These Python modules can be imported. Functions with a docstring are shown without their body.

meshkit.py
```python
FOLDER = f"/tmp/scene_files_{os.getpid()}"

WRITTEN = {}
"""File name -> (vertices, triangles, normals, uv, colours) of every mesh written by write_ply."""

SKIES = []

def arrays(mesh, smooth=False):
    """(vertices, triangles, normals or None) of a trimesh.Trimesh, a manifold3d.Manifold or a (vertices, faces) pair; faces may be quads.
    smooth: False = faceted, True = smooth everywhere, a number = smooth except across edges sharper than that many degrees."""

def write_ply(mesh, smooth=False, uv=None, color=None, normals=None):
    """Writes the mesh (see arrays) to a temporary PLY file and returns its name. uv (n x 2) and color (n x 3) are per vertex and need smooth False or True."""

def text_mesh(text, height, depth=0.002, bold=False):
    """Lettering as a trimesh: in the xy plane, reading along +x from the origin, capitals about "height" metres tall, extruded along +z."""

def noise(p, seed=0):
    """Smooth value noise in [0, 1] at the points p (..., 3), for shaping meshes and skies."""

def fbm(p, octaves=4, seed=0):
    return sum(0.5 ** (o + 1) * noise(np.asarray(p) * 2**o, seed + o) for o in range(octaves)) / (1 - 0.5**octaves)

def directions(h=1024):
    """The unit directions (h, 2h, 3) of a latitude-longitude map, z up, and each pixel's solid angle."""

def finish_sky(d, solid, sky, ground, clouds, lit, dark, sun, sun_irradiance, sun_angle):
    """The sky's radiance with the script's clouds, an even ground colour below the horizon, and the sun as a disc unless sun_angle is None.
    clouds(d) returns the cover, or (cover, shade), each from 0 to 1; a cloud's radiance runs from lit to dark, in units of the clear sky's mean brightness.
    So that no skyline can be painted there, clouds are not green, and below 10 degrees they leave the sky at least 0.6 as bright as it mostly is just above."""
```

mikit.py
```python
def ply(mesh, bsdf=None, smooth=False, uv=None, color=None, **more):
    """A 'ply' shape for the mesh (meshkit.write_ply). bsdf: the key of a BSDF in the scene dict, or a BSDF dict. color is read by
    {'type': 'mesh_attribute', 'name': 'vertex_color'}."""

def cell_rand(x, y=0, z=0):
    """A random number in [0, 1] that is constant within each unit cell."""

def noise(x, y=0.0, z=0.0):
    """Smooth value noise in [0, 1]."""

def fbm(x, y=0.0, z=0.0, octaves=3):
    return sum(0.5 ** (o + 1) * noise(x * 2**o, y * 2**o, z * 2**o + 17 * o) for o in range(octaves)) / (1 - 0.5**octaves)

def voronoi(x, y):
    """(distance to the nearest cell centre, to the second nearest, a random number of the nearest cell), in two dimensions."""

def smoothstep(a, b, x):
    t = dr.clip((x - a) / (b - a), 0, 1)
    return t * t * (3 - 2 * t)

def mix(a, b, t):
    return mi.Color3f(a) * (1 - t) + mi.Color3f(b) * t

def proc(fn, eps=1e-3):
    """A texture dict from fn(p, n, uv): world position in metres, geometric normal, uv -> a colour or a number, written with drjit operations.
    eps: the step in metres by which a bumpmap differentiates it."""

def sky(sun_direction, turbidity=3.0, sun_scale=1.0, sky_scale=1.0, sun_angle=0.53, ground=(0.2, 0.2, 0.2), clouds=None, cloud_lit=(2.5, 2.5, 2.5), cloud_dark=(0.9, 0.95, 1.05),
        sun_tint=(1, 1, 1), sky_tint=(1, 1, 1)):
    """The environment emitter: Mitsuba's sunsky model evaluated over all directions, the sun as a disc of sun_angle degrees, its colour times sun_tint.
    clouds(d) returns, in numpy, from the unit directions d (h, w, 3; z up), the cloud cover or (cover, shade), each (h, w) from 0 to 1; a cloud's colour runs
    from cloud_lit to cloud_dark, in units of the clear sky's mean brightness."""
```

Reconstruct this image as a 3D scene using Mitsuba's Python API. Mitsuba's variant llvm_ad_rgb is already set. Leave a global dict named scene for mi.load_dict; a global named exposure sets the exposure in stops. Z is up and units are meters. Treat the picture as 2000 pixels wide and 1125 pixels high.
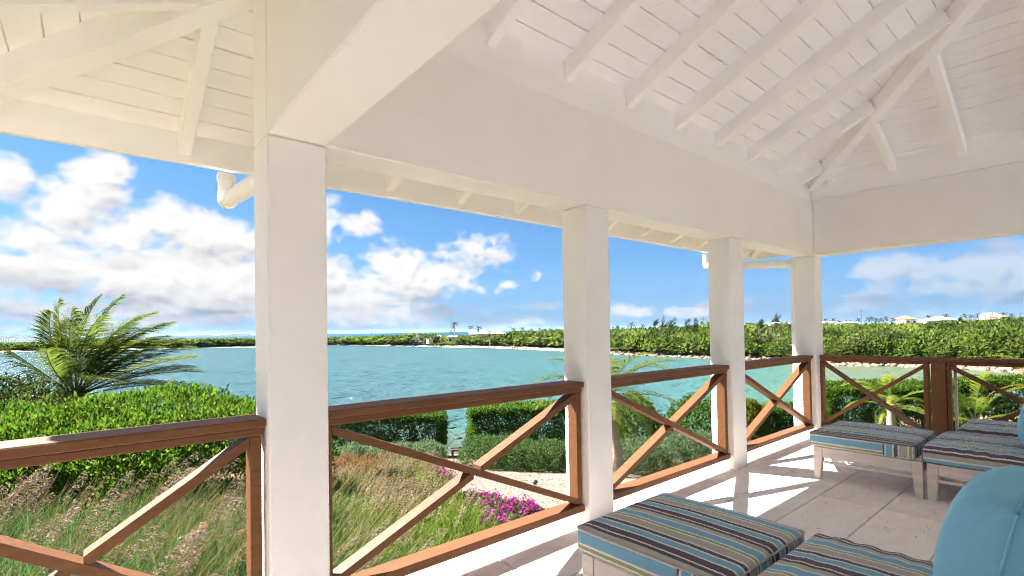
import math, random
import numpy as np, trimesh, drjit as dr, mitsuba as mi
import mikit, meshkit
from mikit import proc, noise, fbm, voronoi, smoothstep, mix, cell_rand

T = mi.ScalarTransform4f
scene, labels = {'type': 'scene'}, {}

# ---------------------------------------------------------------- camera, sky, exposure
YAW, EYE = 0.873, np.array([0.0, 0.0, 1.40])
FW = np.array([0.64242196, 0.76616762, 0.01676924])
RT = np.array([0.76634958, -0.64222313, -0.01605537])
UP = np.array([0.00153151, -0.02316543,  0.99973047])
M4 = np.eye(4); M4[:3, 0], M4[:3, 1], M4[:3, 2], M4[:3, 3] = -RT, UP, FW, EYE
scene['camera'] = {'type': 'perspective', 'fov': 91.313, 'fov_axis': 'x', 'principal_point_offset_y': -0.06002,
                   'near_clip': 0.05, 'far_clip': 60000.0, 'to_world': T(M4.tolist())}
exposure = 4.42
OUT = .60   # overall depth of the planting's own colours
SUN = np.array([-0.40, 0.89, 1.0]); SUN /= np.linalg.norm(SUN)

# clouds: (azimuth, elevation, half width, half height, strength) in degrees
BLOBS = [(95.26, 12.74, 1.32, 1.59, 0.75), (93.91, 8.06, 2.14, 1.88, 1), (91.69, 10.45, 2.3, 2.56, 1), (89.66, 13.34, 2.09, 2.38, 1), (88.41, 15.07, 1.38, 1.04, 0.8), (87.88, 8.69, 3.3, 2.5, 1), (92.67, 5.64, 5.75, 2.57, 1), (84.42, 10.89, 2.2, 1.97, 1), (82.17, 9.68, 2.53, 2.18, 1), (79.12, 8.92, 2.7, 2.26, 1), (85.62, 6.07, 7.8, 3.31, 1.1), (78.47, 5.91, 4.09, 3.07, 1), (92.67, 2.62, 8.34, 1.72, 0.75), (83.65, 2.29, 10.61, 1.96, 0.7), (93.91, 0.91, 6.13, 0.84, 0.5), (84.46, 0.59, 9.6, 0.87, 0.45), (69.69, 5.07, 3.12, 3.29, 0.8), (67.06, 3.43, 5.35, 3.35, 0.9), (63.2, 6.27, 4.17, 3.11, 0.9), (58.68, 6.0, 4.59, 2.58, 0.85), (61.5, 8.27, 2.26, 1.25, 0.7), (57.49, 8.59, 2.31, 1.37, 0.55), (53.7, 9.15, 3.51, 1.94, 0.6), (55.77, 7.73, 4.06, 1.38, 0.5), (52.22, 10.0, 2.05, 1.25, 0.5), (66.97, 11.72, 1.94, 0.97, 0.62), (65.88, 12.42, 0.98, 0.76, 0.5), (69.89, 11.57, 1.04, 2.13, 0.3), (63.81, 2.29, 8.79, 1.94, 0.65), (54.07, 4.53, 2.34, 0.81, 0.4), (67.09, 0.63, 8.0, 0.78, 0.4), (55.84, 2.8, 4.06, 0.82, 0.35), (50.02, 0.96, 3.51, 0.82, 0.45), (47.12, 6.17, 0.7, 0.46, 0.4), (50.24, 5.35, 1.05, 0.47, 0.4), (46.48, 2.66, 2.34, 0.59, 0.3), (36.2, 1.74, 2.77, 0.8, 0.7), (37.59, 2.17, 1.68, 0.68, 0.6), (29.0, 1.94, 1.02, 0.77, 0.7), (24.69, 2.17, 0.96, 0.74, 0.6), (32.4, 1.76, 3.19, 0.5, 0.3), (14.37, 2.15, 3.49, 1.24, 0.55), (16.37, 1.76, 2.44, 0.97, 0.4), (12.05, 4.81, 3.29, 1.2, 0.6), (8.94, 3.22, 4.0, 1.05, 0.5), (6.34, 4.72, 3.69, 1.69, 0.7), (4.59, 2.9, 2.31, 1.64, 0.7), (13.57, 3.53, 2.28, 0.56, 0.4), (16.78, 1.28, 2.46, 0.59, 0.4), (8.99, 1.01, 5.02, 0.44, 0.35), (5.4, 6.29, 1.79, 0.83, 0.5)]

def cloud_density(az, el, d):
    f = np.full(az.shape, -1.5)
    for a, e, ra, re, s in BLOBS:
        q = ((az - a) / (ra * 1.12)) ** 2 + ((el - e) / (re * 1.12)) ** 2
        f = np.maximum(f, s * (1.0 - q * 0.85))
    seen = (az > -12) & (az < 112) & (el < 36)
    other = (meshkit.fbm(np.stack([d[..., 0] / (d[..., 2] + .12) * .9, d[..., 1] / (d[..., 2] + .12) * .9, 0 * az], -1), 5, 7) - .55) * 5.0 - .1
    f = np.where(seen, f, np.maximum(f, np.minimum(other, .9)))
    z = 0 * az
    wx, wy = meshkit.fbm(np.stack([az / 3, el / 2.2, z], -1), 3, 31) - .5, meshkit.fbm(np.stack([az / 3, el / 2.2, z + 5], -1), 3, 32) - .5
    n = meshkit.fbm(np.stack([az / 5.0 + wx, el / 3.4 + wy, z], -1), 6, 3) - 0.5
    # rounded heads: folded noise
    bil = 1 - np.abs(2 * meshkit.fbm(np.stack([az / 1.7 + wx * 1.2, el / 1.2 + wy * 1.2, z + 9], -1), 4, 12) - 1) * 2.2
    n2 = meshkit.fbm(np.stack([az / .8, el / .6, z + 2], -1), 4, 14) - .5
    return f + 1.35 * n + .36 * (bil - .5) + .34 * n2

def cloud_field(d):
    az = np.degrees(np.arctan2(d[..., 1], d[..., 0])); el = np.degrees(np.arcsin(np.clip(d[..., 2], -1, 1)))
    f = cloud_density(az, el, d); up1 = cloud_density(az + .35, el + .8, d); up2 = cloud_density(az + .8, el + 2.2, d)
    t = np.clip((f + 0.10) / 0.85, 0, 1); cover = t * t * (3 - 2 * t)
    haze = np.exp(-np.maximum(el, 0) / 4.0) * (.28 + .55 * meshkit.fbm(np.stack([az / 14, el / 1.1, 0 * az], -1), 4, 21))
    # less light reaches what has much cloud above it, on the sun's side
    shade = np.clip(.50 * np.clip(up1 - f + .12, 0, 1) * 1.3 + .22 * np.clip(up2 - .55, 0, 1.2), 0, .8) * .75
    g = meshkit.fbm(np.stack([az / 8.0, el / 1.6, 0 * az + 4], -1), 5, 5)
    shade = shade + np.clip((g - .45) * 2.6, 0, .8) * np.clip(1.1 - el / 9., 0, 1) + np.clip(.42 - el / 12., 0, .3)
    east = np.clip((32 - az) / 20, 0, 1) * (az > -60)
    shade = np.clip(shade + .30 * east, 0, 1)
    thin = haze > cover
    shade = np.where(thin, np.clip(shade * .4 + .62, 0, .95), shade)
    cov = np.clip(np.maximum(cover * (1 - .35 * east), haze), 0, 1)
    return cov, shade

scene['sky'] = mikit.sky(SUN.tolist(), turbidity=2.6, clouds=cloud_field, cloud_lit=(3.2, 3.15, 3.05), cloud_dark=(.98, 1.08, 1.26),
                         sky_tint=(0.50, 0.78, 1.0), sky_scale=0.205, sun_tint=(.87, 1.0, 1.26))

# ---------------------------------------------------------------- helpers
def tag(key, label=None, cat=None, group=None, kind=None):
    labels[key] = {k: v for k, v in (('label', label), ('category', cat), ('group', group), ('kind', kind)) if v}

def num(name):
    if name not in USED:
        USED[name] = 0; return name
    USED[name] += 1
    return f'{name}_{USED[name]:03d}'
USED = {}

def obj(name, mesh, bsdf, parent=None, smooth=False, uv=None, color=None):
    key = num(name if parent is None else parent + '__' + name)
    scene[key] = mikit.ply(mesh, bsdf, smooth=smooth, uv=uv, color=color)
    return key

def thing(name, label, cat, group=None):
    key = num(name); tag(key, label, cat, group); return key

_sg = np.array([[a, b, c] for a in (-1, 1) for b in (-1, 1) for c in (-1, 1)], float)
def _cb(h, c):
    v = []
    for s in _sg:
        for k in range(3):
            q = h - c; q = q.copy(); q[k] = h[k]; v.append(s * q)
    return np.array(v)
_hull = trimesh.Trimesh(_cb(np.array([1., 1, 1]), .2), process=False).convex_hull
_ref = _cb(np.array([1., 1, 1]), .2)
_map = [int(np.argmin(np.linalg.norm(_ref - v, axis=1))) for v in _hull.vertices]
CBF = np.array(_map)[np.array(_hull.faces)]

def cbox(x0, x1, y0, y1, z0, z1, c=.004):
    lo, hi = np.array([x0, y0, z0], float), np.array([x1, y1, z1], float)
    h = (hi - lo) / 2; c = min(c, .45 * h.min())
    return _cb(h, c) + (lo + hi) / 2, CBF.copy()

def bar(p, q, w, h, up=(0, 0, 1), c=.004, drop=0.0):
    """A chamfered bar from p to q, w wide, h high; drop: how far its axis lies below the line."""
    p, q = np.array(p, float), np.array(q, float); L = np.linalg.norm(q - p); a = (q - p) / L
    u = np.array(up, float); u -= a * (u @ a); u /= np.linalg.norm(u); s = np.cross(u, a)
    v = _cb(np.array([L / 2, w / 2, h / 2]), min(c, .45 * min(w, h) / 2))
    R = np.stack([a, s, u], 0)
    return v @ R + (p + q) / 2 - u * drop, CBF.copy()

def hexa(b, t):
    """8-corner solid: b, t = bottom and top quads, counter-clockwise seen from above."""
    v = np.array(list(b) + list(t), float)
    f = np.array([[0, 2, 1], [0, 3, 2], [4, 5, 6], [4, 6, 7]] + [x for i in range(4) for x in ([i, (i + 1) % 4, 4 + (i + 1) % 4], [i, 4 + (i + 1) % 4, 4 + i])])
    return v, f

def join(ms):
    vs, fs, o = [], [], 0
    for v, f in ms:
        vs.append(v); fs.append(np.asarray(f) + o); o += len(v)
    return np.vstack(vs), np.vstack(fs)

def joinc(ms):
    """Meshes with colours: (v, f, colour rows or one colour)."""
    vs, fs, cs, o = [], [], [], 0
    for v, f, c in ms:
        vs.append(v); fs.append(np.asarray(f) + o); cs.append(np.broadcast_to(np.asarray(c, float), (len(v), 3))); o += len(v)
    return (np.vstack(vs), np.vstack(fs)), np.clip(np.vstack(cs), 0, 1)

def tube(pts, rad, sides=7):
    p = np.asarray(pts, float); t = np.gradient(p, axis=0); t /= np.linalg.norm(t, axis=1, keepdims=True) + 1e-12
    ref = np.where(np.abs(t[:, 2:]) < .9, [0, 0, 1.], [1., 0, 0]); a = np.cross(t, ref); a /= np.linalg.norm(a, axis=1, keepdims=True); b = np.cross(t, a)
    an = np.arange(sides) * 2 * np.pi / sides
    v = p[:, None] + np.broadcast_to(rad, (len(p),))[:, None, None] * (np.cos(an)[None, :, None] * a[:, None] + np.sin(an)[None, :, None] * b[:, None])
    i, j = np.meshgrid(np.arange(len(p) - 1), np.arange(sides), indexing='ij')
    q = np.stack([i * sides + j, i * sides + (j + 1) % sides, (i + 1) * sides + (j + 1) % sides, (i + 1) * sides + j], -1).reshape(-1, 4)
    v = v.reshape(-1, 3); n0 = len(v); v = np.vstack([v, p[:1], p[-1:]])
    caps = [[n0, (k + 1) % sides, k] for k in range(sides)] + [[n0 + 1, n0 - sides + k, n0 - sides + (k + 1) % sides] for k in range(sides)]
    f = np.vstack([q[:, [0, 2, 1]], q[:, [0, 3, 2]], np.array(caps)[:, [0, 2, 1]]])
    return v, f

def ray(u, v):
    """The direction in which the point (u, v) of the 2000 x 1125 photograph lies."""
    return FW + (u - 1000) / 977.34 * RT - (v - 630.03) / 977.34 * UP
def at_z(u, v, z):
    d = ray(u, v); return EYE + d * (z - EYE[2]) / d[2]
def at_d(u, v, dist):
    return EYE + ray(u, v) * dist
def at_far(u, v, dist):
    """A far point: v counts from the photograph's own horizon line."""
    d = ray(u, 660); p = EYE + d * dist; p[2] = EYE[2] + (680 - .0245 * u - v) / 977. * dist; return p
DX = np.array([math.cos(YAW), math.sin(YAW)]); LX = np.array([math.sin(YAW), -math.cos(YAW)])
def dl(x, y):
    return x * DX[0] + y * DX[1], x * LX[0] + y * LX[1]

# ---------------------------------------------------------------- materials
def pr(base, rough=.5, spec=.4, bump=None, scale=.001, eps=1e-3, **kw):
    base = {'type': 'rgb', 'value': list(base)} if isinstance(base, (tuple, list)) else proc(base, eps) if callable(base) else base
    b = {'type': 'principled', 'base_color': base, 'roughness': rough, 'specular': spec, **kw}
    if bump is not None:
        b = {'type': 'bumpmap', 'arbitrary': proc(bump, eps), 'scale': scale, 'bsdf': b}
    return {'type': 'twosided', 'bsdf': b}

VC = {'type': 'mesh_attribute', 'name': 'vertex_color'}
def b_stucco(p, n, uv):
    return fbm(p.x * 55, p.y * 55, p.z * 40, 3) + 1.3 * fbm(p.x * 13 + p.z * 5, p.y * 13 - p.z * 4, p.z * 10, 2)
def c_stucco(p, n, uv):
    a = fbm(p.x * 2.1 + 3, p.y * 2.1, p.z * 1.3, 3); s = noise(p.x * 70, p.y * 70, p.z * 70)
    k = .95 + .07 * a - .05 * smoothstep(.93, .99, s)
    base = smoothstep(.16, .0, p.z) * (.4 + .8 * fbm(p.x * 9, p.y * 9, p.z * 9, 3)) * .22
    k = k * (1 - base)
    return mi.Color3f(.82 * k, .805 * k, .775 * k)
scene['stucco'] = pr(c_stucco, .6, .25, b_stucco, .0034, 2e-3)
def c_paint(p, n, uv):
    a = fbm(p.x * 3, p.y * 3, p.z * 3, 3)
    s = smoothstep(.80, .9, noise(p.x * 90, p.y * 90, p.z * 90) * .5 + .55 * fbm(p.x * 1.7, p.y * 1.7, p.z * 1.7, 2))
    k = .96 + .06 * a - .14 * s
    return mi.Color3f(.86 * k, .85 * k, .835 * k)
def b_paint(p, n, uv):
    return fbm(p.x * 9, p.y * 60, p.z * 60, 2)
scene['white_timber'] = pr(c_paint, .5, .35)
scene['white_plastic'] = pr((.84, .84, .83), .5, .3)
scene['roof_cover'] = pr((.80, .78, .75), .9, .2)
def c_rail(p, n, uv):
    g = fbm(p.x * 4 + p.y * 4, p.y * 60 + p.x * 5, p.z * 60, 3); b = fbm(p.x * 1.5, p.y * 1.5, p.z * 2, 2)
    return mix((.100, .041, .0165), (.185, .081, .033), g * .7 + b * .4)
def b_rail(p, n, uv):
    return fbm(p.x * 8, p.y * 90, p.z * 90, 2)
scene['rail_wood'] = pr(c_rail, .55, .22, b_rail, .00025)
def c_tile(p, n, uv):
    a = fbm(p.x * 1.3, p.y * 3.5, uv.x * 9, 4); b = fbm(p.x * 7, p.y * 26, uv.x * 3, 3)
    c = mix((.77, .715, .685), (.70, .62, .57), smoothstep(.35, .75, a * .6 + b * .4))
    c = c * (.93 + .1 * uv.x)
    pit = smoothstep(.80, .86, noise(p.x * 45, p.y * 80, 3.3) * .8 + .25 * fbm(p.x * 6, p.y * 6, 1., 2))
    st = smoothstep(.62, .8, fbm(p.x * 2.2 + 5, p.y * 2.2, .5, 4))
    return c * (1 - .55 * pit) * (1 - .10 * st)
def b_tile(p, n, uv):
    return -smoothstep(.80, .86, noise(p.x * 45, p.y * 80, 3.3) * .8 + .25 * fbm(p.x * 6, p.y * 6, 1., 2)) + .3 * fbm(p.x * 20, p.y * 20, 0., 2)
scene['travertine'] = pr(c_tile, .55, .35, b_tile, .003, 2e-3)
scene['grout'] = pr((.10, .075, .055), .9, .1)
scene['terrace_stone'] = pr((.80, .79, .78), .7, .2)
def c_frame(p, n, uv):
    g = fbm(p.x * 30, p.y * 5, p.z * 30, 3)
    return mix((.52, .44, .39), (.68, .60, .545), g)
scene['washed_wood'] = pr(c_frame, .6, .3, lambda p, n, uv: fbm(p.x * 60, p.y * 8, p.z * 60, 2), .0012)
STRIPES = [(.054, 't'), (.011, 'w'), (.018, 'g'), (.011, 'w'), (.054, 'b'), (.011, 'w'), (.036, 't'), (.022, 'p'), (.010, 'w'), (.044, 'p'), (.011, 'w'), (.042, 'b'), (.011, 'w'), (.026, 'p'), (.011, 'w')]
SC = {'t': (.36, .345, .305), 'w': (.60, .585, .55), 'g': (.25, .30, .14), 'b': (.165, .34, .47), 'p': (.098, .08, .105)}
PERIOD = sum(a for a, _ in STRIPES)
def c_stripe(p, n, uv):
    s = uv.x / PERIOD; s = (s - dr.floor(s)) * PERIOD
    out, at = mi.Color3f(SC['t']), 0.0
    for w, k in STRIPES:
        out = dr.select(s >= at, mi.Color3f(SC[k]), out); at += w
    return out
scene['striped_cloth'] = pr(c_stripe, .85, .15, sheen=.3)
scene['blue_cloth'] = pr(lambda p, n, uv: mix((.15, .375, .53), (.18, .415, .57), fbm(p.x * 300, p.y * 300, p.z * 300, 2)), .8, .15,
                         lambda p, n, uv: fbm(p.x * 9 + p.z * 3, p.y * 9, p.z * 5, 2) + .25 * fbm(p.x * 26 + p.z * 14, p.y * 26, p.z * 12, 2), .016, 4e-3, sheen=.4)
scene['leaf'] = {'type': 'principledthin', 'base_color': VC, 'roughness': .42, 'spec_trans': 0.0, 'diff_trans': 1.0, 'eta': 1.4}
scene['matte_leaf'] = pr(VC, .7, .15)
scene['plain'] = pr(VC, .8, .2)
scene['bark'] = pr(lambda p, n, uv: mix((.22, .17, .12), (.40, .34, .27), fbm(p.x * 12, p.y * 12, p.z * 45, 3)), .85, .1, lambda p, n, uv: noise(p.x * 6, p.y * 6, p.z * 40), .01)
scene['dark_wood'] = pr(lambda p, n, uv: mix((.05, .035, .028), (.10, .07, .055), fbm(p.x * 30, p.y * 30, p.z * 30)), .7, .2)
scene['far_white'] = pr((.82, .82, .81), .7, .2)
scene['far_grey'] = pr((.5, .52, .55), .7, .2)
scene['far_tan'] = pr((.55, .42, .32), .8, .2)
scene['far_pink'] = pr((.62, .36, .31), .8, .2)
scene['far_tile'] = pr((.55, .20, .11), .8, .2)
scene['far_dark'] = pr((.03, .035, .04), .4, .4)

# ---------------------------------------------------------------- veranda
X1, X2, X3, X4, CW, CD, Y0 = 0.594, 2.690, 4.816, 6.985, 0.262, 0.236, 2.381
HB, HT, EO = 2.295, 2.987, 1.18                     # beam underside and top, eave overhang
XE0, XE1, YE1 = X1 - EO + .004, X4 + CW + EO, Y0 + CD + EO
YE0 = YE1 - 8.6
PITCH = .4225
def under(d):                                       # underside of the rafters, d in from the eave
    return 2.565 + PITCH * d
DROP = .138                                         # rafters' upright depth

rng = np.random.default_rng(11)
# floor: coping stones and travertine tiles on a plinth
DY1, DX1 = Y0 + .372, X4 + .385
obj('deck', join([cbox(-.80, DX1 - .012, -3.2, DY1 - .012, -2.4, -.022, .002), cbox(-.8, DX1 - .012, -15, -3.21, -2.4, -.022, .002)]), 'grout'); tag('deck', kind='structure')
def tile(x0, x1, y0, y1):
    g = .0035; v, f = cbox(x0 + g, x1 - g, y0 + g, y1 - g, -.022, -.0005 + rng.uniform(-.0006, .0006), .003)
    obj('floor_tile', (v, f), 'travertine', 'deck', uv=np.tile([rng.uniform(), rng.uniform()], (len(v), 1)))
yk = Y0 + .054
xi = X4 - .02
row = 0
while yk > -.9:
    yn = yk - .43; x = -.79
    while x < xi:
        xn = min(x + .9, xi)
        if xi - xn < .12: xn = xi
        tile(x, xn, yn, yk); x = xn
    yk = yn; row += 1
x = -.79
while x < DX1 - .01:
    xn = x + .6 if x + .6 < DX1 - .2 else DX1
    tile(x, xn, Y0 + .054, DY1); x = xn
y = Y0 + .054
while y > -.9:
    tile(xi, DX1, y - .6, y); y -= .6
obj('terrace_paving', join([cbox(-.79, DX1, -3.2, y - .004, -.022, -.001, .002), cbox(-.79, DX1, -15, -3.21, -.022, -.001, .002)]), 'terrace_stone', 'deck')

# columns
for k, (x, lab) in enumerate(((X1, 'nearest square white stucco column, widest in view, with the end beam over it'), (X2, 'second white stucco column from the left, beside the near striped ottoman'),
                              (X3, 'third white stucco column from the left, between the two middle railings'), (X4, 'white stucco corner column where the two railings meet'))):
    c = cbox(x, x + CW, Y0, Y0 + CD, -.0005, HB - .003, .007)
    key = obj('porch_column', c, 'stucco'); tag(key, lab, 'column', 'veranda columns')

# roof
R = thing('veranda_roof', 'white hipped veranda roof with heavy beams, open rafters and boarded ceiling', 'roof')
b = .008
obj('beam', cbox(X1, X4 + CW, Y0, Y0 + CD, HB, HT, b), 'stucco', R)
obj('beam', cbox(X1, X1 + CW, -3.3, Y0 - .002, HB, HT, b), 'stucco', R)
obj('beam', cbox(X4, X4 + CW, -3.3, Y0 - .002, HB, HT, b), 'stucco', R)
def plate(a, bb, n):                                 # frieze board standing on the beam, n = inward direction of the eave distance
    a, bb = np.array(a), np.array(bb); n = np.array(n)
    return None
S = .03; Wp = .05
def zt(d): return under(d) + DROP - .001
def frieze(x0, x1, y0, y1, dfun):
    q = [(x0, y0), (x1, y0), (x1, y1), (x0, y1)]
    return hexa([(x, y, HT - .002) for x, y in q], [(x, y, zt(dfun(x, y))) for x, y in q])
dA = lambda x, y: YE1 - y
dB = lambda x, y: XE1 - x
dL = lambda x, y: x - XE0
obj('wall_plate', frieze(X1 + S + Wp, X4 + CW - S - Wp, Y0 + S, Y0 + S + Wp, dA), 'white_timber', R)
obj('wall_plate', frieze(X4 + S, X4 + S + Wp, -3.3, Y0 + S - .001, dB), 'white_timber', R)
obj('wall_plate', frieze(X1 + CW - S - Wp, X1 + CW - S, -3.3, Y0 + S - .001, dL), 'white_timber', R)
obj('wall_plate', frieze(X1 + S, X1 + S + Wp, -3.3, Y0 + CD - S, dL), 'white_timber', R)
XC, YC = (XE0 + XE1) / 2, (YE0 + YE1) / 2
HALF = min(XE1 - XE0, YE1 - YE0) / 2
# rafters along the lake side (axis along y) and across the two ends (axis along x); each runs from the eave to the hip
def rafter(p, q, w=.072):
    obj('rafter', bar(p, q, w, DROP * .93, drop=-DROP * .465, c=.004), 'white_timber', R)
xk = .455
while xk < XE1 - .15:
    dmax = min(xk - XE0, XE1 - xk, HALF) - .05
    if dmax > .12: rafter((xk, YE1 - .002, under(.002)), (xk, YE1 - dmax, under(dmax)))
    xk = 1.192 if xk < 1 else xk + .6915
yk = 2.772
while yk > -3.2:
    dmax = min(YE1 - yk, yk - YE0, HALF) - .05
    if dmax > .12:
        rafter((XE1 - .002, yk, under(.002)), (XE1 - dmax, yk, under(dmax)))
        rafter((XE0 + .002, yk, under(.002)), (XE0 + dmax, yk, under(dmax)))
    yk -= .608
for sx, ex in ((1, XE0), (-1, XE1)):
    p = (ex + sx * .01, YE1 - .01, under(.01) - .035); q = (ex + sx * HALF, YE1 - HALF, under(HALF) - .060)
    obj('hip_rafter', bar(p, q, .11, .16, drop=-.08, c=.004), 'white_timber', R)
obj('ridge_beam', bar((XC - .25, YC, under(HALF) + .03), (XC + .25, YC, under(HALF) + .03), .08, .16), 'white_timber', R)
# ceiling boards, laid along the eaves, cut on the hips
BW, GAP, TH = .1345, .0068, .011
nb = int(HALF / BW)
for side in 'ABL':
    for k in range(nb):
        d0, d1 = k * BW + GAP / 2, (k + 1) * BW - GAP / 2
        jit = rng.uniform(-.0015, .0015)
        def pt(u, d, dz):
            z = under(d) + DROP + dz + jit
            return {'A': (u, YE1 - d, z), 'B': (XE1 - d, u, z), 'L': (XE0 + d, u, z)}[side]
        lo, hi = {'A': (XE0, XE1), 'B': (YE0, YE1), 'L': (YE0, YE1)}[side]
        q = [(lo + d0 + .004, d0), (lo + d1 + .004, d1), (hi - d1 - .004, d1), (hi - d0 - .004, d0)]
        if side == 'B': q = q[::-1]
        if side == 'L': pass
        m = hexa([pt(u, d, 0) for u, d in q], [pt(u, d, TH) for u, d in q])
        tm = trimesh.Trimesh(*m, process=False)
        if tm.volume < 0: m = (m[0], m[1][:, ::-1])
        obj('ceiling_board', m, 'white_timber', R)
zo = DROP + TH + .0035
top = [(XE0 - .06, YE0 - .06, under(-.06) + zo), (XE1 + .06, YE0 - .06, under(-.06) + zo), (XE1 + .06, YE1 + .06, under(-.06) + zo), (XE0 - .06, YE1 + .06, under(-.06) + zo)]
apex = [(XE0 + HALF, YE0 + HALF, under(HALF) + zo), (XE1 - HALF, YE0 + HALF, under(HALF) + zo), (XE1 - HALF, YE1 - HALF, under(HALF) + zo), (XE0 + HALF, YE1 - HALF, under(HALF) + zo)]
v = np.array(top + apex + [(x, y, z + .05) for x, y, z in top + apex])
f = []
for i in range(4):
    j = (i + 1) % 4
    f += [[i, 4 + i, j], [j, 4 + i, 4 + j], [8 + i, 8 + j, 12 + i], [8 + j, 12 + j, 12 + i], [i, j, 8 + j], [i, 8 + j, 8 + i]]
f += [[4, 5, 6], [4, 6, 7], [12, 14, 13], [12, 15, 14]]
obj('roof_cover', (v, np.array(f)), 'roof_cover', R)
FB = 2.522
obj('fascia', cbox(XE0 - .03, XE1 + .03, YE1, YE1 + .028, FB, 2.712, .004), 'white_timber', R)
obj('fascia', cbox(XE1, XE1 + .028, -4.8, YE1 - .001, FB, 2.712, .004), 'white_timber', R)
obj('fascia', cbox(XE0 - .028, XE0, -4.8, YE1 - .001, FB, 2.712, .004), 'white_timber', R)
def gutter(along, a, b, pos, out):
    prof = [(0, .12), (0, .004), (.012, 0), (.10, 0), (.115, .012), (.12, .12), (.116, .12), (.111, .014), (.10, .004), (.014, .004), (.004, .012), (.004, .12)]
    n = len(prof); vs = []
    for t in (a, b):
        for o, z in prof:
            s = pos + out * o; vs.append((t, s, FB + .022 + z) if along == 'x' else (s, t, FB + .022 + z))
    fs = [[i, (i + 1) % n, n + (i + 1) % n] for i in range(n)] + [[i, n + (i + 1) % n, n + i] for i in range(n)]
    return np.array(vs), np.array(fs)
obj('gutter', gutter('x', XE0 - .15, XE1 + .15, YE1 + .030, 1), 'white_plastic', R)
obj('gutter', gutter('y', -4.8, YE1 + .028, XE1 + .030, 1), 'white_plastic', R)
def elbow(p0, p1, p2, r, n=7):
    p0, p1, p2 = map(np.array, (p0, p1, p2)); t = np.linspace(0, 1, n)[:, None]
    return (1 - t) ** 2 * p0 + 2 * t * (1 - t) * p1 + t ** 2 * p2
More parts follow.
